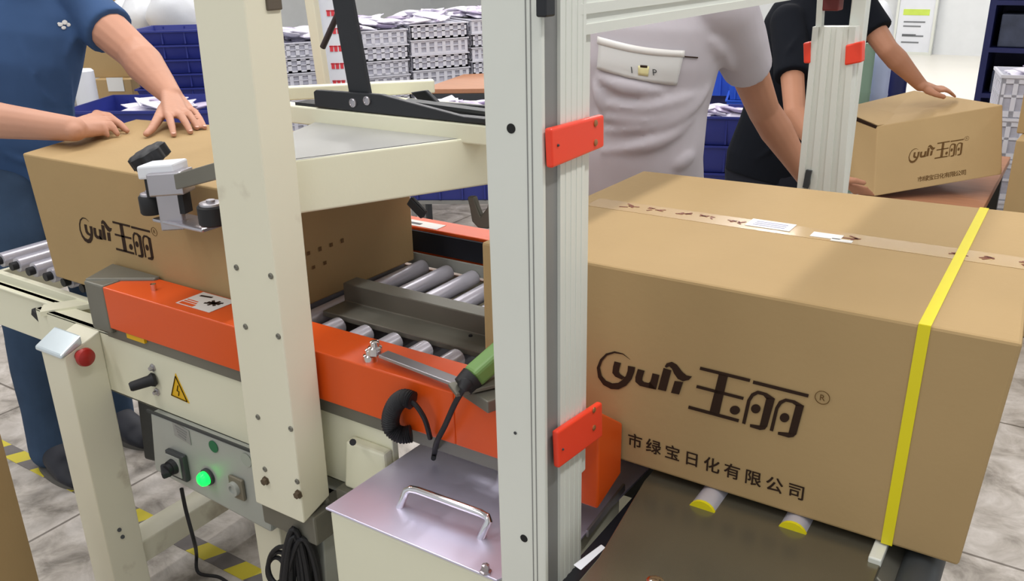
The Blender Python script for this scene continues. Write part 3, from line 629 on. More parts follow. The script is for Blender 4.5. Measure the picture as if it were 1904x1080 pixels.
# ------------------------------------------------------------------ loose cables and floor tape
R_ = random.Random(11); m = MB()
for k in range(13):                                         # tall hanging loops
    qx, wd, tp_, bt_ = R_.uniform(542, 562), R_.uniform(10, 42), R_.uniform(980, 1005), R_.uniform(1120, 1250); yy = .905+R_.uniform(-.02, .012); ln_ = R_.uniform(-6, 22)
    m.tube([at(qx+wd*math.sin(t)*(1-.45*(1+math.cos(t))/2)+ln_*(1-math.cos(t))/2, (tp_+bt_)/2-(bt_-tp_)/2*math.cos(t), y=yy+.012*math.sin(t)) for t in [i*math.pi/14 for i in range(28)]], .0052, 8, closed=True)
for k in range(3):
    m.tube([at(525-6*k+(26-5*k)*math.sin(t), 1052+4*k-(36-6*k)*math.cos(t), y=.91+.004*k) for t in [i*math.pi/14 for i in range(28)]], .0045, 8, closed=True)
m.tube(spline([at(548, 990, y=.905), at(552, 975, y=.92), at(560, 966, y=.94)]), .0055, 8)
tag(m.build('coiled_cable', RUBBER, smooth=True), 'black cable bundle hanging in a coil beside the cream cabinet with the grab handle', 'cable')
hz = mat('hazard_tape', (108, 102, 100), .6, var=.15, scale=20); nt = hz.node_tree
tc = nt.nodes.new('ShaderNodeTexCoord'); wv = nt.nodes.new('ShaderNodeVectorMath'); wv.operation = 'DOT_PRODUCT'; wv.inputs[1].default_value = (1/.152, -.45/.152, 0)
fr = nt.nodes.new('ShaderNodeMath'); fr.operation = 'FLOORED_MODULO'; fr.inputs[1].default_value = 1
gt = nt.nodes.new('ShaderNodeMath'); gt.operation = 'GREATER_THAN'; gt.inputs[1].default_value = .5
mx = nt.nodes.new('ShaderNodeMixRGB'); mx.inputs[2].default_value = (*lin((206, 190, 50)), 1); b = nt.nodes['Principled BSDF']
nt.links.new(tc.outputs['Object'], wv.inputs[0]); nt.links.new(wv.outputs['Value'], fr.inputs[0]); nt.links.new(fr.outputs[0], gt.inputs[0]); nt.links.new(gt.outputs[0], mx.inputs[0])
nt.links.new(b.inputs['Base Color'].links[0].from_socket, mx.inputs[1]); nt.links.new(mx.outputs[0], b.inputs['Base Color'])
tag(MB().box(-4.6, -1.30, 1.150, 1.205, .0, .0015).build('floor_tape', hz), 'worn yellow and grey hazard tape stuck along the stone floor', 'floor tape')

# carton edge at the lower left
c0 = at(0, 925, d=1.5)
carton('carton_corner', [(-1.66, .30, 0), (-1.463, .475, 0), (-1.66, .70, 0), (-1.86, .52, 0), (-1.66, .30, .655), (-1.465, .475, .655), (-1.66, .70, .655), (-1.86, .52, .655)], 'cardboard carton cut off at the lower left corner of the view', logo=False)

# ------------------------------------------------------------------ people
def limb(mb, pts, rad, n=14):
    pts = [V(p) for p in pts]
    for p, r in zip(pts, rad): mb.ell(p, (r, 0, 0), (0, r, 0), (0, 0, r), 10)
    for a, b2, r, s_ in zip(pts, pts[1:], rad, rad[1:]): mb.tube([a, lerp(a, b2, .5), b2], [r, (r+s_)/2, s_], n)
def sect(mb, secs):
    mb.ring_loft([[V(c)+V(a)*math.cos(2*math.pi*k/28)+V(b2)*math.sin(2*math.pi*k/28) for k in range(28)] for c, a, b2 in secs])
def skin_over(mb, name, m, parent, vox, it=6, fac=.5):
    o = mb.build(name, m, parent)
    r = o.modifiers.new('r', 'REMESH'); r.mode = 'VOXEL'; r.voxel_size = vox; r.use_smooth_shade = True
    s_ = o.modifiers.new('s', 'SMOOTH'); s_.factor = fac; s_.iterations = it
    return o
def hand(mb, wrist, knuckles, tips, thumb, up, r=.0095):
    """palm from the wrist to four knuckles, four bent fingers and a thumb leaving the palm's side"""
    wrist, up = V(wrist), V(up).normalized(); knuckles = [V(k) for k in knuckles]; tips = [V(t) for t in tips]
    side = (knuckles[0]-knuckles[3]).normalized()
    for i, k in enumerate(knuckles):
        w0 = wrist+side*(.018*(1.5-i)/1.5)
        limb(mb, [w0, lerp(w0, k, .5), k], [.020, .0165, .0125], 10)
        if i: limb(mb, [lerp(knuckles[i-1], k, .5), lerp(lerp(knuckles[i-1], k, .5), wrist, .5)], [.0115, .015], 10)
    ln = (1., 1.1, 1.02, .82); 
    for i, (k, t) in enumerate(zip(knuckles, tips)):
        f = r*(1., 1.02, .97, .86)[i]
        limb(mb, [k, lerp(k, t, .42)+up*.012, lerp(k, t, .74)+up*.009, t], [f*1.12, f, f*.9, f*.74], 10)
    th = [V(p) for p in thumb]; limb(mb, th, [.0165, .0125, .0105, .0085][:len(th)], 10)
def nails(tips, dirs, up, parent):
    for t, d in zip(tips, dirs):
        d = V(d).normalized(); u_ = V(up).normalized(); s_ = d.cross(u_).normalized(); u_ = s_.cross(d)
        MB().ell(V(t)+u_*.0048+d*.001, d*.0058, s_*.0046, u_*.0016, 8).build('fingernail', NAIL, parent, smooth=True)
def head(mb, c, f, u):
    """c: skull centre, f: facing, u: up"""
    f, u = V(f).normalized(), V(u).normalized(); s_ = f.cross(u).normalized(); u = s_.cross(f); c = V(c)
    mb.ell(c+u*.025, s_*.076, f*.095, u*.088); mb.ell(c-u*.045+f*.022, s_*.058, f*.066, u*.072); mb.ell(c-u*.10+f*.045, s_*.03, f*.03, u*.018)
    mb.ring_loft([[c+f*(.088)+u*.015+s_*(.008*a)+f*(.004*b2) for a, b2 in ((-1, 0), (0, 1), (1, 0), (0, -1))], [c+f*.112-u*.022+s_*(.015*a)+f*(.006*b2) for a, b2 in ((-1, 0), (0, 1), (1, 0), (0, -1))], [c+f*.09-u*.034+s_*(.017*a)+f*(.01*b2) for a, b2 in ((-1, 0), (0, 1), (1, 0), (0, -1))]])
    mb.ell(c+f*.085-u*.058, s_*.026, f*.012, u*.006, 8); mb.ell(c+f*.083-u*.068, s_*.022, f*.012, u*.006, 8)
    for q in (-1, 1):
        mb.ell(c+s_*q*.078-f*.005-u*.005, s_*.012, f*.018, u*.032, 8); mb.ell(c+f*.083+s_*q*.032+u*.028, s_*.022, f*.012, u*.007, 8)
    return f, u, s_
def head_extra(c, f, u, s_, parent, hair=HAIR):
    c = V(c); m = MB()
    m.ell(c+u*.05-f*.012, s_*.083, f*.096, u*.078); m.ell(c+u*.012-f*.045, s_*.08, f*.066, u*.085)
    skin_over(m, 'hair', hair, parent, .007, 3)
    for q in (-1, 1):
        e_ = MB().ell(c+f*.079+s_*q*.032+u*.008, s_*.013, f*.012, u*.009, 10).build('eye', mat('eye_white', (230, 226, 220), .2), parent, smooth=True)
        MB().ell(c+f*.0885+s_*q*.032+u*.008, s_*.005, f*.004, u*.005, 8).build('iris', INK, e_, smooth=True)
        MB().ell(c+f*.09+s_*q*.033+u*.03, s_*.018, f*.006, u*.004, 8).build('eyebrow', HAIR, parent, smooth=True)
def torso(mb, pel, sh, sdir, g=0., waist=1.):
    """pel: pelvis centre, sh: centre between the shoulders, sdir: towards the person's left"""
    pel, sh = V(pel), V(sh); up = (sh-pel).normalized(); s_ = V(sdir); s_ = (s_-up*s_.dot(up)).normalized(); f = s_.cross(up)
    L = (sh-pel).length; S_ = []
    for t, rx, ry, off in ((-.12, .150, .105, 0), (.0, .168*waist, .118, 0), (.22, .158*waist, .118*waist, .012), (.45, .160, .115, .012), (.68, .182, .122, .012), (.85, .192, .112, 0), (.95, .176, .088, -.008), (1.02, .12, .066, -.012), (1.08, .068, .058, -.008)):
        S_.append((pel+up*L*t+f*off, s_*(rx+g), f*(ry+g)))
    sect(mb, S_); return up, s_, f

def person(name, label, spec):
    root = thing(name, spec['foot'], label, 'person')
    sk = spec['skin']; body = MB(); pel, sh = V(spec['pelvis']), V(spec['shoulders'])
    up, s_, f = torso(body, pel, sh, spec['side'])
    hc = V(spec['head']); limb(body, [sh+up*.0, sh+up*.06, hc-V((0, 0, .06))], [.062, .056, .055])
    hf, hu, hs = head(body, hc, spec['face'], (0, 0, 1))
    shirt = MB(); torso(shirt, pel, sh, spec['side'], .014, spec.get('waist', 1.)); limb(shirt, [sh+up*.0, sh+up*.03], [.074, .064])
    for arm in spec['arms']:
        a, el, wr = V(arm['shoulder']), V(arm['elbow']), V(arm['wrist'])
        fat = arm.get('fat', 1.); limb(body, [a, lerp(a, el, .5), el, lerp(el, wr, .28), lerp(el, wr, .7), wr], [v*fat for v in (.056, .05, .043, .0455, .034)]+[.0275*(1+(fat-1)*.5)])
        hand(body, wr, arm['knuckles'], arm['tips'], arm['thumb'], arm['up'], .0095*(1+(fat-1)*.6))
        e2 = lerp(a, el, arm.get('sleeve', .62)); dr = (e2-a).normalized(); o_ = dr.orthogonal().normalized(); o2 = dr.cross(o_)
        limb(shirt, [a, lerp(a, e2, .4)], [.075, .072])
        k = arm.get('cuff', .072); secs = [(lerp(a, e2, t), o_*r_, o2*r_) for t, r_ in ((0, .076), (.5, .074), (.97, k), (1., k-.002))]; sect(shirt, secs)
    tr = MB()
    sect(tr, [(pel+up*.03, s_*.172, f*.122), (pel-V((0, 0, .05)), s_*.182, f*.128), (pel-V((0, 0, .14)), s_*.172, f*.118)])
    for i, (hip, kn, an, toe) in enumerate(spec['legs']):
        hip, kn, an, toe = V(hip), V(kn), V(an), V(toe)
        limb(body, [hip, kn, lerp(kn, an, .3), an], [.078, .052, .054, .038]); limb(body, [an-V((0, 0, .03)), toe], [.03, .018])
        limb(tr, [hip, lerp(hip, kn, .5), kn, lerp(kn, an, .35), lerp(kn, an, .7), an-V((0, 0, .03))], [.096, .088, .07, .072, .063, .064])
    bo = skin_over(body, 'body', sk, root, spec.get('vox', .0048), 5)
    so = skin_over(shirt, 'shirt', spec['shirt'], root, .007, spec.get('smooth', 8))
    skin_over(tr, 'trousers', spec['trousers'], root, .009, 6)
    for (hip, kn, an, toe) in spec['legs']:
        an, toe = V(an), V(toe); d = V((toe.x-an.x, toe.y-an.y, 0)).normalized(); q = V((-d.y, d.x, 0)); b0 = V((an.x, an.y, 0))-d*.07
        sh_ = MB(); sect(sh_, [(b0+d*t+V((0, 0, h)), q*wd, V((0, 0, h))) for t, wd, h in ((0, .03, .03), (.02, .04, .05), (.09, .043, .056), (.16, .049, .042), (.22, .05, .032), (.265, .036, .022), (.28, .015, .012))])
        limb(sh_, [V((an.x, an.y, .05)), V((an.x, an.y, .085))], [.045, .046])
        so_ = skin_over(sh_, 'shoe', SHOE, root, .006, 5)
        MB().ring_loft([[b0+d*(.135+.148*math.cos(2*math.pi*k/28))+q*(.052*math.sin(2*math.pi*k/28))+V((0, 0, z)) for k in range(28)] for z in (0, .018)]).build('sole', SOLE, so_, smooth=True)
    head_extra(hc, hf, hu, hs, root)
    return root, bo, so
def surface_patch(obj, quad, nu, nv, lift, thick, name, m, parent):
    """a thin patch of print lying on the cloth, following its surface"""
    dg = bpy.context.evaluated_depsgraph_get(); ev = obj.evaluated_get(dg); bv = BVHTree.FromObject(obj, dg)
    mw = obj.matrix_world if obj.parent is None else world_of(obj); inv = mw.inverted()
    return bv, mw, inv
def cast(obj, pts, lift):
    dg = bpy.context.evaluated_depsgraph_get(); dg.update(); bv = BVHTree.FromObject(obj, dg); mw = world_of(obj); inv = mw.inverted(); o_ = inv @ CAM; out = []
    for q in pts:
        d = (inv.to_3x3() @ (at(*q, d=1)-CAM)).normalized(); h = bv.ray_cast(o_, d)
        if h[0] is None: out.append(None)
        else: out.append(mw @ (h[0]+h[1]*lift))
    return out

# the man in navy at the infeed
zc = 1.088
Lw = at(318, 178, z=1.150); Lk = [at(*q, z=zz) for q, zz in (((313, 214), 1.122), ((328, 211), 1.124), ((342, 208), 1.122), ((352, 202), 1.118))]
Lt = [at(*q, z=1.093) for q in ((323, 250), (354, 245), (366, 238), (381, 237))]
Rw = at(138, 240, z=1.128); Rk = [at(*q, z=zz) for q, zz in (((186, 214), 1.118), ((196, 224), 1.116), ((198, 234), 1.112), ((190, 243), 1.105))]
Rt = [at(*q, z=1.094) for q in ((228, 238), (236, 243), (218, 249), (200, 252))]
navy = dict(foot=(-2.6, 1.35, 0), skin=SKIN, shirt=POLO, trousers=JEANS, pelvis=(-2.74, 1.37, .90), shoulders=(-2.66, 1.44, 1.40), side=(.62, .78, 0),
    head=(-2.52, 1.44, 1.60), face=(.75, -.55, -.35), waist=1.08,
    arms=[dict(shoulder=(-2.60, 1.60, 1.385), elbow=at(250, 98, d=2.54), wrist=Lw, knuckles=Lk, tips=Lt, up=(0, 0, 1), sleeve=.60, cuff=.076, fat=1.2,
               thumb=[lerp(Lw, Lk[0], .45)+V((-.012, -.012, -.012)), at(290, 228, z=1.108), at(281, 241, z=1.1), at(272, 249, z=1.096)]),
          dict(shoulder=(-2.78, 1.29, 1.365), elbow=(-2.58, 1.165, 1.115), wrist=Rw, knuckles=Rk, tips=Rt, up=(0, 0, 1), sleeve=.6, fat=1.12,
               thumb=[lerp(Rw, Rk[0], .4)+V((0, .01, -.01)), at(180, 212, z=1.11), at(202, 218, z=1.105), at(222, 230, z=1.097)])],
    legs=[((-2.68, 1.31, .86), (-2.58, 1.24, .47), (-2.56, 1.21, .09), (-2.42, 1.19, .03)), ((-2.65, 1.49, .86), (-2.60, 1.48, .47), (-2.585, 1.45, .09), (-2.45, 1.44, .03))], vox=.004)
n_root, n_body, n_shirt = person('person', 'man in a navy polo shirt and jeans pressing both hands on a carton', navy)
nails(Lt, [(t-k) for t, k in zip(Lt, Lk)], (0, 0, 1), n_body)
# printed emblem on the polo: a small white cloud-like mark
m = MB()
for q, rx in (((112, 46), 5), ((120, 42), 6), ((127, 46), 5), ((118, 52), 4.5), ((109, 44), 3)):
    cs = cast(n_shirt, [q, (q[0]+rx, q[1]), (q[0], q[1]+rx)], .002)
    if all(cs): m.ell(cs[0], cs[1]-cs[0], (cs[2]-cs[0])*.75, (CAM-cs[0]).normalized()*.0015, 8)
if len(m.bm.verts): m.build('shirt_emblem', WSTICK, n_root, smooth=True)

# the man in grey behind the large carton
gw = at(1508, 350, d=2.62)
gray = dict(foot=(-1.02, 2.15, 0), skin=SKIN2, shirt=GREYT, trousers=TROUS, pelvis=(-.985, 2.13, .88), shoulders=(-.965, 2.12, 1.40), side=(1, -.12, 0),
    head=(-.95, 2.06, 1.62), face=(.25, -.85, -.45), waist=1.0, smooth=6,
    arms=[dict(shoulder=(-.775, 2.11, 1.365), elbow=at(1420, 205, d=2.42), wrist=at(1500, 332, d=2.50), knuckles=[at(1512+5*i, 352+2*i, d=2.53+.012*i) for i in range(4)], tips=[at(1530+6*i, 372+3*i, d=2.55+.014*i) for i in range(4)],
               up=(.4, -.4, .8), sleeve=.57, cuff=.064, thumb=[at(1504, 344, d=2.48), at(1520, 358, d=2.47), at(1532, 368, d=2.47)]),
          dict(shoulder=(-1.155, 2.13, 1.365), elbow=(-1.27, 2.10, 1.09), wrist=(-1.27, 1.96, .90), knuckles=[(-1.29+.02*i, 1.93+.005*i, .82) for i in range(4)], tips=[(-1.29+.018*i, 1.92, .745) for i in range(4)],
               up=(0, 0, 1), sleeve=.62, thumb=[(-1.29, 1.93, .87), (-1.30, 1.90, .835), (-1.30, 1.89, .80)])],
    legs=[((-1.07, 2.13, .84), (-1.07, 2.12, .46), (-1.08, 2.16, .09), (-1.08, 2.02, .03)), ((-.90, 2.13, .84), (-.90, 2.12, .46), (-.89, 2.16, .09), (-.88, 2.02, .03))])
g_root, g_body, g_shirt = person('person', 'man in a light grey T-shirt standing behind the large strapped carton', gray)

# the man in black at the back
hb = [at(*q, d=3.72) for q in ((1722, 172), (1732, 167), (1740, 166), (1746, 168))]
black = dict(foot=(-1.15, 4.0, 0), skin=SKIN2, shirt=BLACKT, trousers=TROUS, pelvis=at(1425, 300, d=3.95), shoulders=at(1525, 10, d=3.76), side=(1, .25, .1),
    head=at(1525, -80, d=3.66), face=(.4, -.8, -.5),
    arms=[dict(shoulder=at(1596, 12, d=3.74), elbow=at(1650, 92, d=3.68), wrist=at(1712, 158, d=3.74), knuckles=[at(1738+2*i, 163+2*i, d=3.77-.012*i) for i in range(4)], tips=[at(1770+2*i, 175+1.5*i, d=3.80-.012*i) for i in range(4)], up=(0, 0, 1), sleeve=.62, cuff=.074,
               thumb=[at(1725, 168, d=3.72), at(1742, 176, d=3.70), at(1755, 180, d=3.70)]),
          dict(shoulder=at(1466, 40, d=3.74), elbow=at(1478, 210, d=3.56), wrist=at(1562, 325, d=3.45), knuckles=[at(1578+4*i, 344+4*i, d=3.40+.01*i) for i in range(4)], tips=[at(1612+4*i, 350+4*i, d=3.42+.012*i) for i in range(4)], up=(0, -1, .3), sleeve=.62, cuff=.074,
               thumb=[at(1572, 335, d=3.38), at(1590, 336, d=3.36), at(1606, 340, d=3.36)])],
    legs=[])
pl = V(black['pelvis']); black['legs'] = [(pl+V((-.09, 0, -.05)), V((pl.x-.1, pl.y, .42)), V((pl.x-.1, pl.y+.03, .09)), V((pl.x-.1, pl.y-.12, .03))), (pl+V((.09, 0.02, -.05)), V((pl.x+.08, pl.y+.02, .42)), V((pl.x+.09, pl.y+.05, .09)), V((pl.x+.09, pl.y-.1, .03)))]
black['foot'] = (pl.x, pl.y, 0)
b_root, b_body, b_shirt = person('person', 'man in a black T-shirt leaning over a carton at the back', black)

def add_folds(obj, lines, rad):
    bm = bmesh.new(); bm.from_mesh(obj.data); got = []
    for ln in lines:
        P = [p for p in cast(obj, ln, -.002) if p]
        if len(P) > 1: got.append(spline(P, 5))
    inv = world_of(obj).inverted()
    for P in got:
        mb = MB(); n_ = len(P)
        mb.tube([inv @ p for p in P], [rad*(.35+.65*math.sin(math.pi*(i+.3)/(n_-.4)))for i in range(n_)], 8)
        me = bpy.data.meshes.new('fold'); mb.bm.to_mesh(me); mb.bm.free(); bm.from_mesh(me); bpy.data.meshes.remove(me)
    bm.to_mesh(obj.data); bm.free()
add_folds(g_shirt, [[(1110, 142), (1150, 158), (1195, 166), (1235, 170)], [(1112, 186), (1145, 196), (1205, 200), (1262, 186), (1297, 172)], [(1108, 214), (1150, 219), (1205, 222), (1260, 206), (1308, 170)],
    [(1125, 243), (1180, 238), (1240, 226), (1288, 198), (1318, 160)], [(1118, 282), (1190, 272), (1245, 252), (1292, 214)], [(1252, 312), (1290, 285), (1315, 242), (1328, 190)], [(1106, 150), (1118, 182), (1126, 212)],
    [(1342, 84), (1350, 108), (1362, 128)], [(1318, 70), (1336, 90), (1346, 106)]], .021)
add_folds(n_shirt, [[(20, 40), (55, 120), (80, 200), (95, 262)], [(108, 80), (126, 150), (136, 235)], [(60, 150), (84, 180), (112, 196)], [(150, 12), (140, 60), (120, 110)], [(0, 280), (50, 300), (110, 290)]], .012)
add_folds(b_shirt, [[(1450, 140), (1470, 90), (1496, 50)], [(1440, 240), (1460, 200), (1490, 180)], [(1400, 300), (1430, 280), (1460, 250)]], .012)
# print on the grey shirt: pale panel with two letters and a mark
def cloth_patch(obj, corners, nu, nv, lift, name, m, parent, bow=6):
    tl, tr_, brr, bl = corners; pts = []
    for j in range(nv+1):
        for i in range(nu+1):
            u_, v_ = i/nu, j/nv
            a = (tl[0]+(tr_[0]-tl[0])*u_, tl[1]+(tr_[1]-tl[1])*u_+bow*math.sin(math.pi*u_)); b2 = (bl[0]+(brr[0]-bl[0])*u_, bl[1]+(brr[1]-bl[1])*u_+bow*math.sin(math.pi*u_))
            pts.append((a[0]+(b2[0]-a[0])*v_, a[1]+(b2[1]-a[1])*v_))
    P = cast(obj, pts, lift)
    mb = MB(); vs = [mb.bm.verts.new(p) if p else None for p in P]
    for j in range(nv):
        for i in range(nu):
            q = [vs[j*(nu+1)+i], vs[j*(nu+1)+i+1], vs[(j+1)*(nu+1)+i+1], vs[(j+1)*(nu+1)+i]]
            if all(q): mb.bm.faces.new(q)
    o = mb.build(name, m, parent, smooth=True); sd = o.modifiers.new('t', 'SOLIDIFY'); sd.thickness = .0012; sd.offset = 0
    return o
PANELW = mat('shirt_panel_white', (206, 206, 204), .6, var=.03)
pt = cloth_patch(g_shirt, ((1116, 72), (1272, 98), (1258, 158), (1112, 128)), 22, 8, .004, 'shirt_panel', PANELW, g_root)
cloth_patch(g_shirt, ((1114, 68), (1273, 94), (1272, 106), (1113, 82)), 22, 2, .0055, 'panel_fold', WSTICK, g_root)
cloth_patch(g_shirt, ((1188, 122), (1208, 124), (1206, 141), (1188, 139)), 3, 3, .0055, 'panel_mark', mat('cream_mark', (222, 214, 160), .5), pt, 0)
cloth_patch(g_shirt, ((1192, 121), (1205, 122), (1205, 126), (1192, 125)), 2, 1, .0062, 'mark_bar', INK, pt, 0)
for t_, q in (('I', (1175, 126)), ('P', (1214, 130))):
    P = cast(g_shirt, [(q[0], q[1]+9), (q[0]+6, q[1]+9.6), (q[0]-1, q[1])], .0056)
    if all(P):
        m = MB(); letters(m, t_, P[0], P[1]-P[0], P[2]-P[0], .022, .001); m.build('panel_letter', DGREY, pt)
m = MB(); P = cast(g_shirt, [(1272, 105), (1284, 106), (1297, 107)], .003)
if all(P): m.tube(P, .0016, 6).build('loose_thread', INK, pt)

# ------------------------------------------------------------------ background things
bb = {k: at(*q) if len(q) == 2 else at(q[0], q[1], d=q[2]) for k, q in dict(N=(1632, 235, 3.6), NB=(1625, 365, 3.52), R=(1865, 195, 3.6), RB=(1850, 335, 3.74), L=(1546, 205, 3.85)).items()}
LB = bb['L']+(bb['NB']-bb['N']); F = at(1700, 168, d=4.12); FB = F+(bb['NB']-bb['N'])
bb['RB'] = bb['NB']+bb['R']-bb['N']; FB = F+(bb['NB']-bb['N'])
bx, _ = carton('printed_carton', [bb['NB'], bb['RB'], FB, LB, bb['N'], bb['R'], F, bb['L']], 'open-flapped brown carton under the hand of the man in black', ink=INKL)
fl = MB(); a, b2, c_ = bb['N'], bb['L'], F
fl.hexa([a+V((0, 0, .002)), b2+V((0, 0, .015)), b2+V((.07, .1, .018)), a+V((.12, .2, .004)), a+V((0, 0, .005)), b2+V((0, 0, .018)), b2+V((.07, .1, .021)), a+V((.12, .2, .007))]).build('carton_flap', CARD, bx)
MB().bar(bb['N']*.98+bb['L']*.02-V((0, 0.004, .004)), bb['L']-V((0, .004, -.004)), .004, .012).build('flap_gap', INK, bx)
# work bench under it
tb = thing('work_bench', (-.5, 4.3, 0), 'low bench with a brown board top under the open-flapped carton', 'table')
MB().box(-.74, -.28, 3.60, 4.75, .50, .535).build('bench_top', WOOD, tb, bevel=.003)
for sx in (-.70, -.32):
    for sy in (3.66, 4.69): MB().box(sx-.025, sx+.025, sy-.025, sy+.025, 0, .50).build('leg', DGREY, tb)
# cartons at the right edge
r0 = at(1893, 155, d=3.55); 
def upright(name, x0, y0, w_, dpt, z0, z1, label, ang=0., group=None, m=CARD, logo=False):
    ca, sa = math.cos(ang), math.sin(ang)
    def P(u_, v_, z): return V((x0+u_*ca-v_*sa, y0+u_*sa+v_*ca, z))
    r, _ = carton(name, [P(0, 0, z0), P(w_, 0, z0), P(w_, dpt, z0), P(0, dpt, z0), P(0, 0, z1), P(w_, 0, z1), P(w_, dpt, z1), P(0, dpt, z1)], label, group, logo)
    return r
q = at(1866, 385, d=3.45)
upright('stacked_carton', q.x, q.y, .5, .4, 0, .785, 'plain brown carton at the right edge, lower of its stack of two', -.05)
q = at(1886, 235, d=3.45)
upright('stacked_carton', q.x+.01, q.y+.02, .48, .38, .786, 1.0, 'plain brown carton at the right edge, on top of a taller carton', -.05)

# crates --------------------------------------------------------------
def crate_mesh(w_, d_, h, m, name, label, group, slats=7, bars=2, parent_loc=(0, 0, 0)):
    root = thing(name, parent_loc, label, 'crate', group); mb = MB(); t = .006
    x0, x1, y0, y1 = -w_/2, w_/2, -d_/2, d_/2
    mb.box(x0, x1, y0, y1, 0, .005)
    for (ax_, L_) in (('x', w_), ('y', d_)):
        for s_ in (-1, 1):
            def bx_(a0, a1, z0, z1, k=0):
                if ax_ == 'x': yy = s_*(d_/2); mb.box(a0, a1, min(yy, yy-s_*(t+k)), max(yy, yy-s_*(t+k)), z0, z1)
                else: xx_ = s_*(w_/2); mb.box(min(xx_, xx_-s_*(t+k)), max(xx_, xx_-s_*(t+k)), a0, a1, z0, z1)
            bx_(-L_/2, L_/2, h*.80, h*.97); bx_(-L_/2, L_/2, 0, h*.16)
            for k in range(bars-1): bx_(-L_/2, L_/2, h*.48, h*.54)
            for k in range(slats+1):
                c_ = -L_/2+L_*k/slats; wd = .02 if k in (0, slats) else .011; bx_(max(-L_/2, c_-wd), min(L_/2, c_+wd), .0, h*.9)
    mb.build('crate_body', m, root)
    MB().box(x0+.008, x1-.008, y0+.008, y1-.008, .006, h*.9).build('bag_filling', FILL, root)
    rim = MB(); e_ = .008
    for (a0, a1, b0, b1) in ((x0-e_, x1+e_, y0-e_, y0+.004), (x0-e_, x1+e_, y1-.004, y1+e_), (x0-e_, x0+.004, y0, y1), (x1-.004, x1+e_, y0, y1)): rim.box(a0, a1, b0, b1, h*.93, h)
    rim.build('crate_rim', m, root)
    return root
def tray_mesh(w_, d_, h, m, name, label, group):
    root = thing(name, (0, 0, 0), label, 'crate', group); mb = MB(); t = .006; k_ = .02
    def ringr(z, g): return [(-w_/2+g, -d_/2+g, z), (w_/2-g, -d_/2+g, z), (w_/2-g, d_/2-g, z), (-w_/2+g, d_/2-g, z)]
    mb.ring_loft([ringr(0, k_), ringr(h, 0), ringr(h, t), ringr(.006, k_+t)], cap=True)
    for s_ in (-1, 1):
        for k in range(5):
            x_ = (-.4+.2*k)*w_; mb.box(x_-.004, x_+.004, min(s_*(d_/2-.012), s_*(d_/2-.002)), max(s_*(d_/2-.012), s_*(d_/2-.002)), .006, h*.9)
    mb.build('tray_body', m, root)
    rim = MB()
    for (a0, a1, b0, b1) in ((-w_/2-.008, w_/2+.008, -d_/2-.008, -d_/2+.005), (-w_/2-.008, w_/2+.008, d_/2-.005, d_/2+.008), (-w_/2-.008, -w_/2+.005, -d_/2, d_/2), (w_/2-.005, w_/2+.008, -d_/2, d_/2)): rim.box(a0, a1, b0, b1, h-.012, h)
    rim.build('tray_rim', m, root); return root
def place_stack(proto, x, y, ang, n, pitch, label, group, first, h0, z0=0.):
    for i in range(n):
        o = proto if (first and i == 0) else copy_thing(proto)
        o.location = (x, y, z0+i*pitch); o.rotation_euler = (0, 0, ang+random.uniform(-.012, .012)); o.scale = (1, 1, (pitch-.001)/h0); o['label'] = label; o['group'] = group
    return z0+n*pitch
FILL = mat('pale_bag_filling', (186, 186, 198), .5, var=.16, scale=14, bump=.2, bscale=20)
WHITEC = mat('white_crate_plastic', (222, 222, 230), .4, var=.03)
wc = crate_mesh(.375, .48, .09, WHITEC, 'perforated_crate', 'white perforated crate', 'white crates')
tops = []
stacks = [((-4.06, 3.89, 1.03), 'white perforated crate in the leftmost stack of white crates, behind the beige far mast'), ((-3.86, 4.24, 1.07), 'white perforated crate in the stack just right of the black arm'), ((-3.66, 4.59, 1.09), 'white perforated crate in the middle stack of white crates behind the wooden table'), ((-3.46, 4.94, 1.10), 'white perforated crate in the stack next to the near aluminium post')]
first = True
for i, (p, lab) in enumerate(stacks):
    p = V(p); n = max(1, round(p.z/.088))
    place_stack(wc, p.x, p.y, 1.047, n, p.z/n, lab, 'white perforated crates ' + ('behind the far mast', 'right of the black arm', 'in the middle stack', 'next to the post', 'behind the mast')[i], first, .09); first = False
    tops.append((p, 1.047))
# packets heaped on top
def packet_mesh(w_, h_, m, name, label, group):
    mb = MB(); n = 6; g = []
    for s_ in (1, -1):
        rows = []
        for j in range(n+1):
            row = []
            for i in range(n+1):
                u_, v_ = i/n*2-1, j/n*2-1; z = s_*.014*(1-u_*u_)**.6*(1-v_*v_)**.6; row.append(mb.bm.verts.new((u_*w_/2, v_*h_/2, z+.002*s_)))
            rows.append(row)
        for j in range(n):
            for i in range(n): mb.bm.faces.new((rows[j][i], rows[j][i+1], rows[j+1][i+1], rows[j+1][i]))
        g.append(rows)
    ed = [e for e in mb.bm.edges if len(e.link_faces) == 1]; bmesh.ops.bridge_loops(mb.bm, edges=ed)
    return tag(mb.build(name, m, smooth=True), label, 'packet', group)
pk = [packet_mesh(.16, .11, PACK, 'plastic_packet', 'white packet', 'packets'), packet_mesh(.13, .09, PACKV, 'plastic_packet', 'lilac packet', 'packets')]
used = [False, False]; R_ = random.Random(21)
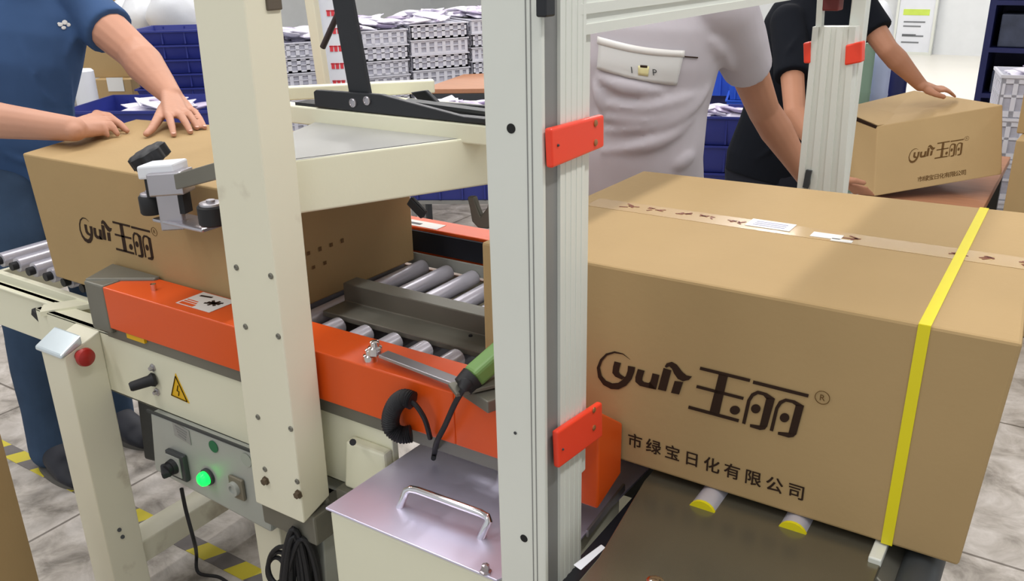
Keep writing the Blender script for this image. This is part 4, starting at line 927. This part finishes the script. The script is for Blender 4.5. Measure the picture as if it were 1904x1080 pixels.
def heap(c, sx, sy, ang, n, label_w, label_v, group, layers=3, lilac=.22):
    for k in range(n):
        j = 1 if R_.random() < lilac else 0
        o = pk[j] if not used[j] else pk[j].copy()
        if used[j]: col.objects.link(o)
        used[j] = True
        l = k*layers//n; sh = 1-.22*l; u_, v_ = R_.uniform(-sx, sx)*sh, R_.uniform(-sy, sy)*sh
        o.location = (c.x+u_*math.cos(ang)-v_*math.sin(ang), c.y+u_*math.sin(ang)+v_*math.cos(ang), c.z+.014+l*.027)
        o.rotation_euler = (R_.uniform(-.28, .28), R_.uniform(-.28, .28), R_.uniform(0, 6.3)); o['label'] = label_v if j else label_w; o['group'] = group+(' lilac' if j else ' white')
for i, (p, ang) in enumerate(tops):
    where = ('leftmost stack of white crates behind the beige far mast', 'crate stack right of the black arm', 'middle stack of white crates', 'crate stack next to the near post', 'crate stack behind the cream mast')[i]
    heap(p, .15, .21, ang, 24, 'white packet heaped on the '+where, 'lilac packet heaped on the '+where, 'packets on the '+where, 2)
# striped red lettered sack between the crates
p = at(628, 200, d=5.0)
sk_ = MB().hexa([at(592, 320, d=5.1), at(662, 318, d=5.1), at(662, 318, d=5.25), at(592, 320, d=5.25), at(598, -40, d=5.1), at(655, -40, d=5.1), at(655, -40, d=5.25), at(598, -40, d=5.25)])
sk_.bm.free()
a0, a1 = at(606, 0, d=5.0), at(655, 0, d=5.0); sx_ = (a1-a0).normalized()
sr = thing('printed_sack', (a0.x, a0.y, 0), 'tall white sack printed with red lettering behind the black arm', 'sack')
u_ = V((sx_.x, sx_.y, 0)).normalized(); bk = V((-u_.y, u_.x, 0)); w_ = .19
P0 = V((at(600, 170, d=5.0).x, at(612, 170, d=5.0).y, 0))
MB().ring_loft([[P0+u_*(w_/2+w_/2*math.cos(2*math.pi*k/24))+bk*(.05+.06*math.sin(2*math.pi*k/24))*1+V((0, 0, z)) for k in range(24)] for z in (0, .4, .8, 1.2, 1.45, 1.5)]).build('sack_body', WHITE, sr, smooth=True, bevel=.01)
m = MB(); RI = random.Random(2)
for k in range(9):
    z = .72+k*.095
    for j in range(3):
        q = P0+u_*(.06+.025*j)+bk*(-.0125+.003*abs(j-1))+V((0, 0, z)); m.obox(q, u_*.009, bk*.001, V((0, 0, .016))); m.obox(q+V((0, 0, .012)), u_*.012, bk*.001, V((0, 0, .003)))
m.build('red_lettering', mat('red_ink', (214, 60, 70), .5), sr)
# wooden-topped table with trays of packets
t0 = thing('sorting_table', (-2.9, 4.1, 0), 'brown topped table with a dark edge behind the sealing head', 'table')
tp = [at(782, 166, z=.80), at(960, 164, z=.80), at(960, 134, z=.80), at(862, 138, z=.80)]
MB().prism([(v.x, v.y) for v in tp], (0, 0, .775), (1, 0, 0), (0, 1, 0), (0, 0, .025)).build('table_top', WOOD, t0, bevel=.002)
MB().prism([(v.x, v.y) for v in [tp[0]+V((-.01, -.01, 0)), tp[1]+V((0, -.01, 0)), tp[1]+V((0, .05, 0)), tp[0]+V((.02, .05, 0))]], (0, 0, .73), (1, 0, 0), (0, 1, 0), (0, 0, .044)).build('table_apron', DGREY, t0)
for v in tp: MB().box(v.x-.02, v.x+.02, v.y-.02, v.y+.02, 0, .729).build('leg', DGREY, t0)
tc_ = V((-2.70, 3.66, 0))
tw = tray_mesh(.60, .36, .075, mat('white_tray_plastic', (232, 232, 236), .4), 'packet_tray', 'shallow white tray of packets on the blue bins behind the sealing head', '')
tw.location = (tc_.x, tc_.y, .682); tw.rotation_euler = (0, 0, .515)
td = tray_mesh(.58, .34, .185, BLUE, 'blue_bin', 'lower of the two blue bins behind the far belt cover, under the white tray', '')
td.location = (tc_.x, tc_.y, .306); td.rotation_euler = (0, 0, .515)
o = copy_thing(td); o.location = (tc_.x, tc_.y, .494); o['label'] = 'blue bin directly under the shallow white packet tray'
ts = thing('bin_stand', (tc_.x, tc_.y, 0), 'thin grey stand under the two blue bins behind the far belt cover', 'stand')
u_, v_ = V((.87, .493, 0)), V((-.493, .87, 0))
MB().obox((tc_.x, tc_.y, .295), u_*.28, v_*.16, (0, 0, .009)).build('stand_top', ALUD, ts)
for sx in (-1, 1):
    for sy in (-1, 1): MB().obox(tc_+u_*.26*sx+v_*.14*sy+V((0, 0, .143)), u_*.012, v_*.012, (0, 0, .143)).build('leg', ALUD, ts)
heap(V((tc_.x, tc_.y, .70)), .22, .11, .515, 26, 'white packet in the shallow white tray behind the sealing head', 'lilac packet in the shallow white tray behind the sealing head', 'packets in the shallow tray', 3, .4)

# blue trays at left
bt = tray_mesh(.60, .42, .10, BLUE, 'blue_tray', 'blue tray', 'blue trays')
p = at(362, 50, d=4.9); n = round(p.z/.076)
place_stack(bt, p.x, p.y, .62, n, p.z/n, 'blue plastic tray in the nested stack left of the cream mast', 'blue trays left of the mast', True, .10)
p = at(300, 190, d=4.15)
bn = tray_mesh(.72, .48, .24, BLUE, 'blue_bin', 'blue bin of white packets just behind the hands of the man in navy', '')
bn.location = (p.x, p.y, p.z-.24); bn.rotation_euler = (0, 0, .5)
s2 = thing('bin_stand', (p.x, p.y, 0), 'dark stand carrying the blue bin behind the hands of the man in navy', 'stand')
MB().obox((p.x, p.y, p.z-.26), (.30, .16, 0), (-.10, .19, 0), (0, 0, .019)).build('stand_top', DGREY, s2)
for sx in (-1, 1):
    for sy in (-1, 1): MB().box(p.x+sx*.22-.02, p.x+sx*.22+.02, p.y+sy*.1-.02, p.y+sy*.1+.02, 0, p.z-.28).build('leg', DGREY, s2)
heap(V((p.x, p.y, p.z-.10)), .28, .17, .5, 34, 'white packet in the blue bin behind the hands of the man in navy', 'lilac packet in the blue bin behind the hands of the man in navy', 'packets in the blue bin', 4, .1)
# cartons and bags at the left back
def back_carton(q0, q1, d, label, zb_=0., ang=.5, lab=False, m=CARD2):
    a = at(*q0, d=d); b2 = at(*q1, d=d); w_ = (V((b2.x, b2.y, 0))-V((a.x, a.y, 0))).length
    r = upright('storage_carton', a.x, a.y, w_*1.15, .34, zb_, a.z, label, ang, None)
    if lab:
        ca, sa = math.cos(ang), math.sin(ang); nv = V((sa, -ca, 0)); r_ = at(215, 157, d=1)-CAM; c_ = CAM+r_*((a-CAM).dot(nv)/r_.dot(nv))+nv*.002
        MB().obox(c_, V((ca, sa, 0))*.05, V((-sa, ca, 0))*.001, (0, 0, .04)).build('paper_label', WSTICK, r)
    return r, a.z
_, z_ = back_carton((172, 148), (236, 142), 5.2, 'brown carton with a white paper label, lowest beside the blue bin', lab=True)
back_carton((140, 72), (222, 70), 5.2, 'brown carton above the carton with the white paper label', z_)
_, z2 = back_carton((234, 132), (300, 128), 5.75, 'brown carton right of the carton with the white paper label')
_, z3 = back_carton((262, 66), (318, 66), 6.5, 'brown carton standing behind the arm of the man in navy')
back_carton((186, -5), (232, -6), 7.2, 'dark brown carton highest among the cartons at the back left')
def bag(q, d, rx, rz, label, m, depth=.14):
    c_ = at(*q, d=d); o = MB(); o.ell(c_, _r*rx, V((-_r.y, _r.x, 0))*depth, V((0, 0, rz)), 20)
    for v_ in o.bm.verts:
        n_ = noise.noise_vector(v_.co*6); v_.co += n_*.03
    for v_ in o.bm.verts: v_.co.z = max(v_.co.z, .0)
    return tag(o.build('plastic_bag', m, smooth=True), label, 'bag')
BAG = mat('white_bag_film', (222, 224, 228), .35, var=.06, bump=.3, bscale=12)
q = at(300, 20, d=5.75)
bag((322, 22), 5.5, .17, .16, 'bulging white plastic bag on top of the blue tray stack', BAG)
bag((272, 44), 5.7, .15, .22, 'white plastic bag slumped left of the blue tray stack', BAG)
bag((228, 22), 6.2, .07, .10, 'small white bag lying on the cartons at the back left', BAG)
wr = thing('wrapped_roll', V((at(162, 180, d=4.6).x, at(162, 180, d=4.6).y, 0)), 'upright white wrapped roll beside the waist of the man in navy', 'roll')
MB().lathe(wr.location, (0, 0, 1), [(0, .05), (.01, .055), (at(162, 126, d=4.6).z-.01, .055), (at(162, 126, d=4.6).z, .045)], 20).build('roll_body', WHITE, wr, smooth=True)
# right of the grey man: blue bins
p = at(1352, 205, d=5.0)
b3 = tray_mesh(.60, .42, .16, BLUE, 'blue_bin', 'blue bin of packets beside the waist of the man in grey', '')
nz = p.z-.16; n = round(nz/.16); pit = nz/n
b3.location = (p.x, p.y, nz); b3.rotation_euler = (0, 0, .35)
for i in range(n):
    o = copy_thing(b3); o.location = (p.x, p.y, i*pit); o.scale.z = (pit-.001)/.16; o['label'] = 'blue bin in the stack under the packet bin beside the man in grey'; o['group'] = 'blue bins beside the man in grey'
heap(V((p.x, p.y, p.z-.06)), .22, .13, .35, 18, 'white packet in the blue bin beside the man in grey', 'lilac packet in the blue bin beside the man in grey', 'packets beside the man in grey', 3)
p = at(1438, 45, d=5.6)
b4 = tray_mesh(.5, .4, .26, BLUEL, 'bright_blue_bin', 'bright blue bin, topmost, between the man in grey and the man in black', '')
b4.rotation_euler = (0, 0, .3); nz = p.z-.26; n = 4; b4.location = (p.x, p.y, nz)
for i in range(n):
    o = copy_thing(b4); o.location = (p.x, p.y, i*nz/n); o.scale.z = (nz/n-.001)/.26; o['label'] = 'bright blue bin lower in the stack between the men in grey and black'; o['group'] = 'bright blue bins'
p = at(1372, 118, d=6.2)
b5 = tray_mesh(.5, .4, .2, BLUEL, 'bright_blue_bin', 'bright blue bin seen through the arm of the man in grey', '')
b5.rotation_euler = (0, 0, .3); nz = p.z-.2; b5.location = (p.x, p.y, nz)
s3 = thing('bin_stand', (p.x, p.y, 0), 'dark stand under the bright blue bin seen through the arm of the man in grey', 'stand')
MB().box(p.x-.2, p.x+.2, p.y-.16, p.y+.16, 0, nz).build('stand_body', NAVY, s3, bevel=.004)
# far right: navy rack with things, white crate, drums
p = at(1812, 178, d=6.0)
rk = thing('storage_rack', (p.x+.4, p.y+.3, 0), 'tall navy storage rack of dark goods at the right back', 'rack')
X0, Y0 = p.x, p.y
MB().box(X0, X0+.04, Y0, Y0+.5, 0, 1.9).build('rack_post', NAVY, rk); MB().box(X0+.96, X0+1.0, Y0, Y0+.5, 0, 1.9).build('rack_post', NAVY, rk)
MB().box(X0, X0+1.0, Y0+.5, Y0+.52, 0, 1.9).build('back_panel', NAVY, rk)
for z in (.12, .5, .8, 1.1, 1.45): MB().box(X0+.04, X0+.96, Y0, Y0+.5, z, z+.03).build('shelf', NAVY, rk)
RG = random.Random(4)
DARK = [mat('dark_goods_%s' % n_, c_, .5, var=.3, scale=12) for n_, c_ in (('slate', (60, 66, 84)), ('navy', (34, 42, 84)), ('stone', (96, 100, 112)))]
for z, lv in ((.53, 'lower middle'), (.83, 'middle'), (1.13, 'upper')):
    for k in range(4):
        x_ = X0+.08+k*.22; h = RG.uniform(.13, .22)
        bxg = MB().box(x_, x_+.18, Y0+.03, Y0+.35, z+.003, z+h).build('goods_bin', RG.choice(DARK), bevel=.008)
        tag(bxg, '%s bin on the %s shelf of the navy rack' % (('dark', 'slate', 'second', 'rightmost')[k] if k in (0, 1) else ('third' if k == 2 else 'rightmost'), lv), 'bin', 'bins on the navy rack')
p = at(1878, 130, d=4.6)
wc2 = crate_mesh(.40, .34, .2, WHITEC, 'white_crate', 'white crate at the right edge in front of the navy rack, topmost of its stack', 'white crates at the right edge', 6)
wc2.rotation_euler = (0, 0, .2); n = max(1, int(p.z/.2)); pit = p.z/n
for i in range(n):
    o = wc2 if i == n-1 else copy_thing(wc2); o.location = (p.x+.15, p.y, i*pit); o.scale.z = (pit-.001)/.2
    if i < n-1: o['label'] = 'white crate under the topmost one at the right edge, before the navy rack'
heap(V((p.x+.15, p.y, p.z-.03)), .14, .1, 0, 10, 'white packet in the white crate before the navy rack', 'lilac packet in the white crate before the navy rack', 'packets before the navy rack', 2)
def drum(q, d, r_, m, name, label):
    c_ = at(*q, d=d); root = thing(name, (c_.x, c_.y, 0), label, 'drum')
    MB().lathe((c_.x, c_.y, 0), (0, 0, 1), [(0, r_*.95), (.02, r_), (c_.z*.33, r_), (c_.z*.34, r_*1.03), (c_.z*.36, r_), (c_.z*.68, r_), (c_.z*.69, r_*1.03), (c_.z*.71, r_), (c_.z-.02, r_), (c_.z, r_*.94)], 28).build('drum_body', m, root, smooth=True)
    MB().lathe((c_.x, c_.y, c_.z), (0, 0, 1), [(0, r_*.9), (.02, r_*.88), (.03, r_*.3)], 24).build('drum_lid', m, root, smooth=True)
drum((1605, 85), 5.4, .075, mat('sage_drum', (124, 150, 130), .5), 'sage_drum', 'sage green drum behind the far aluminium post')
drum((1634, 98), 5.6, .085, mat('pale_blue_drum', (176, 186, 216), .4), 'pale_drum', 'pale blue drum between the sage drum and the navy tub')
drum((1667, 132), 5.9, .075, NAVY, 'navy_tub', 'small navy tub under the forearm of the man in black')
# notice stand and hanging wrap on the back wall
nb_ = thing('notice_stand', at(1695, 103, y=13.85), 'tall white notice board with a lime heading against the back wall', 'notice board')
a, b2 = at(1662, 100, y=13.88), at(1727, 100, y=13.88)
MB().box(a.x, b2.x, 13.85, 13.9, .02, 1.5).build('notice_board', WHITE, nb_, bevel=.005)
m = MB().box(a.x-.03, a.x, 13.83, 13.92, 0, 1.55).box(b2.x, b2.x+.03, 13.83, 13.92, 0, 1.55).box(a.x, b2.x, 13.83, 13.92, 0, .04).build('notice_frame', ALU, nb_)
z0_ = at(1690, 28, y=13.85).z; z1_ = at(1690, 17, y=13.85).z
MB().box(a.x+.06, b2.x-.06, 13.845, 13.85, z0_, z1_).build('lime_heading', mat('lime_print', (200, 222, 90), .6), nb_)
m = MB()
for k, yy in enumerate((42, 50, 66, 68, 80)):
    zz = at(1690, yy, y=13.85).z; m.box(a.x+.08, b2.x-.1-.05*(k % 3), 13.846, 13.85, zz, zz+.02)
m.build('grey_text_lines', mat('grey_print', (120, 122, 126), .6), nb_)
p = at(1635, 40, d=8.0)
wp = MB().ell((p.x, p.y, p.z*.5), (.17, 0, 0), (0, .12, 0), (0, 0, p.z*.5+.18), 20)
for v_ in wp.bm.verts: v_.co += noise.noise_vector(v_.co*5)*.04; v_.co.z = max(0, v_.co.z)
tag(wp.build('wrapped_bundle', BAG, smooth=True), 'translucent white wrapped bundle standing behind the sleeve of the man in black', 'bundle')
bpy.data.objects.remove(_to)
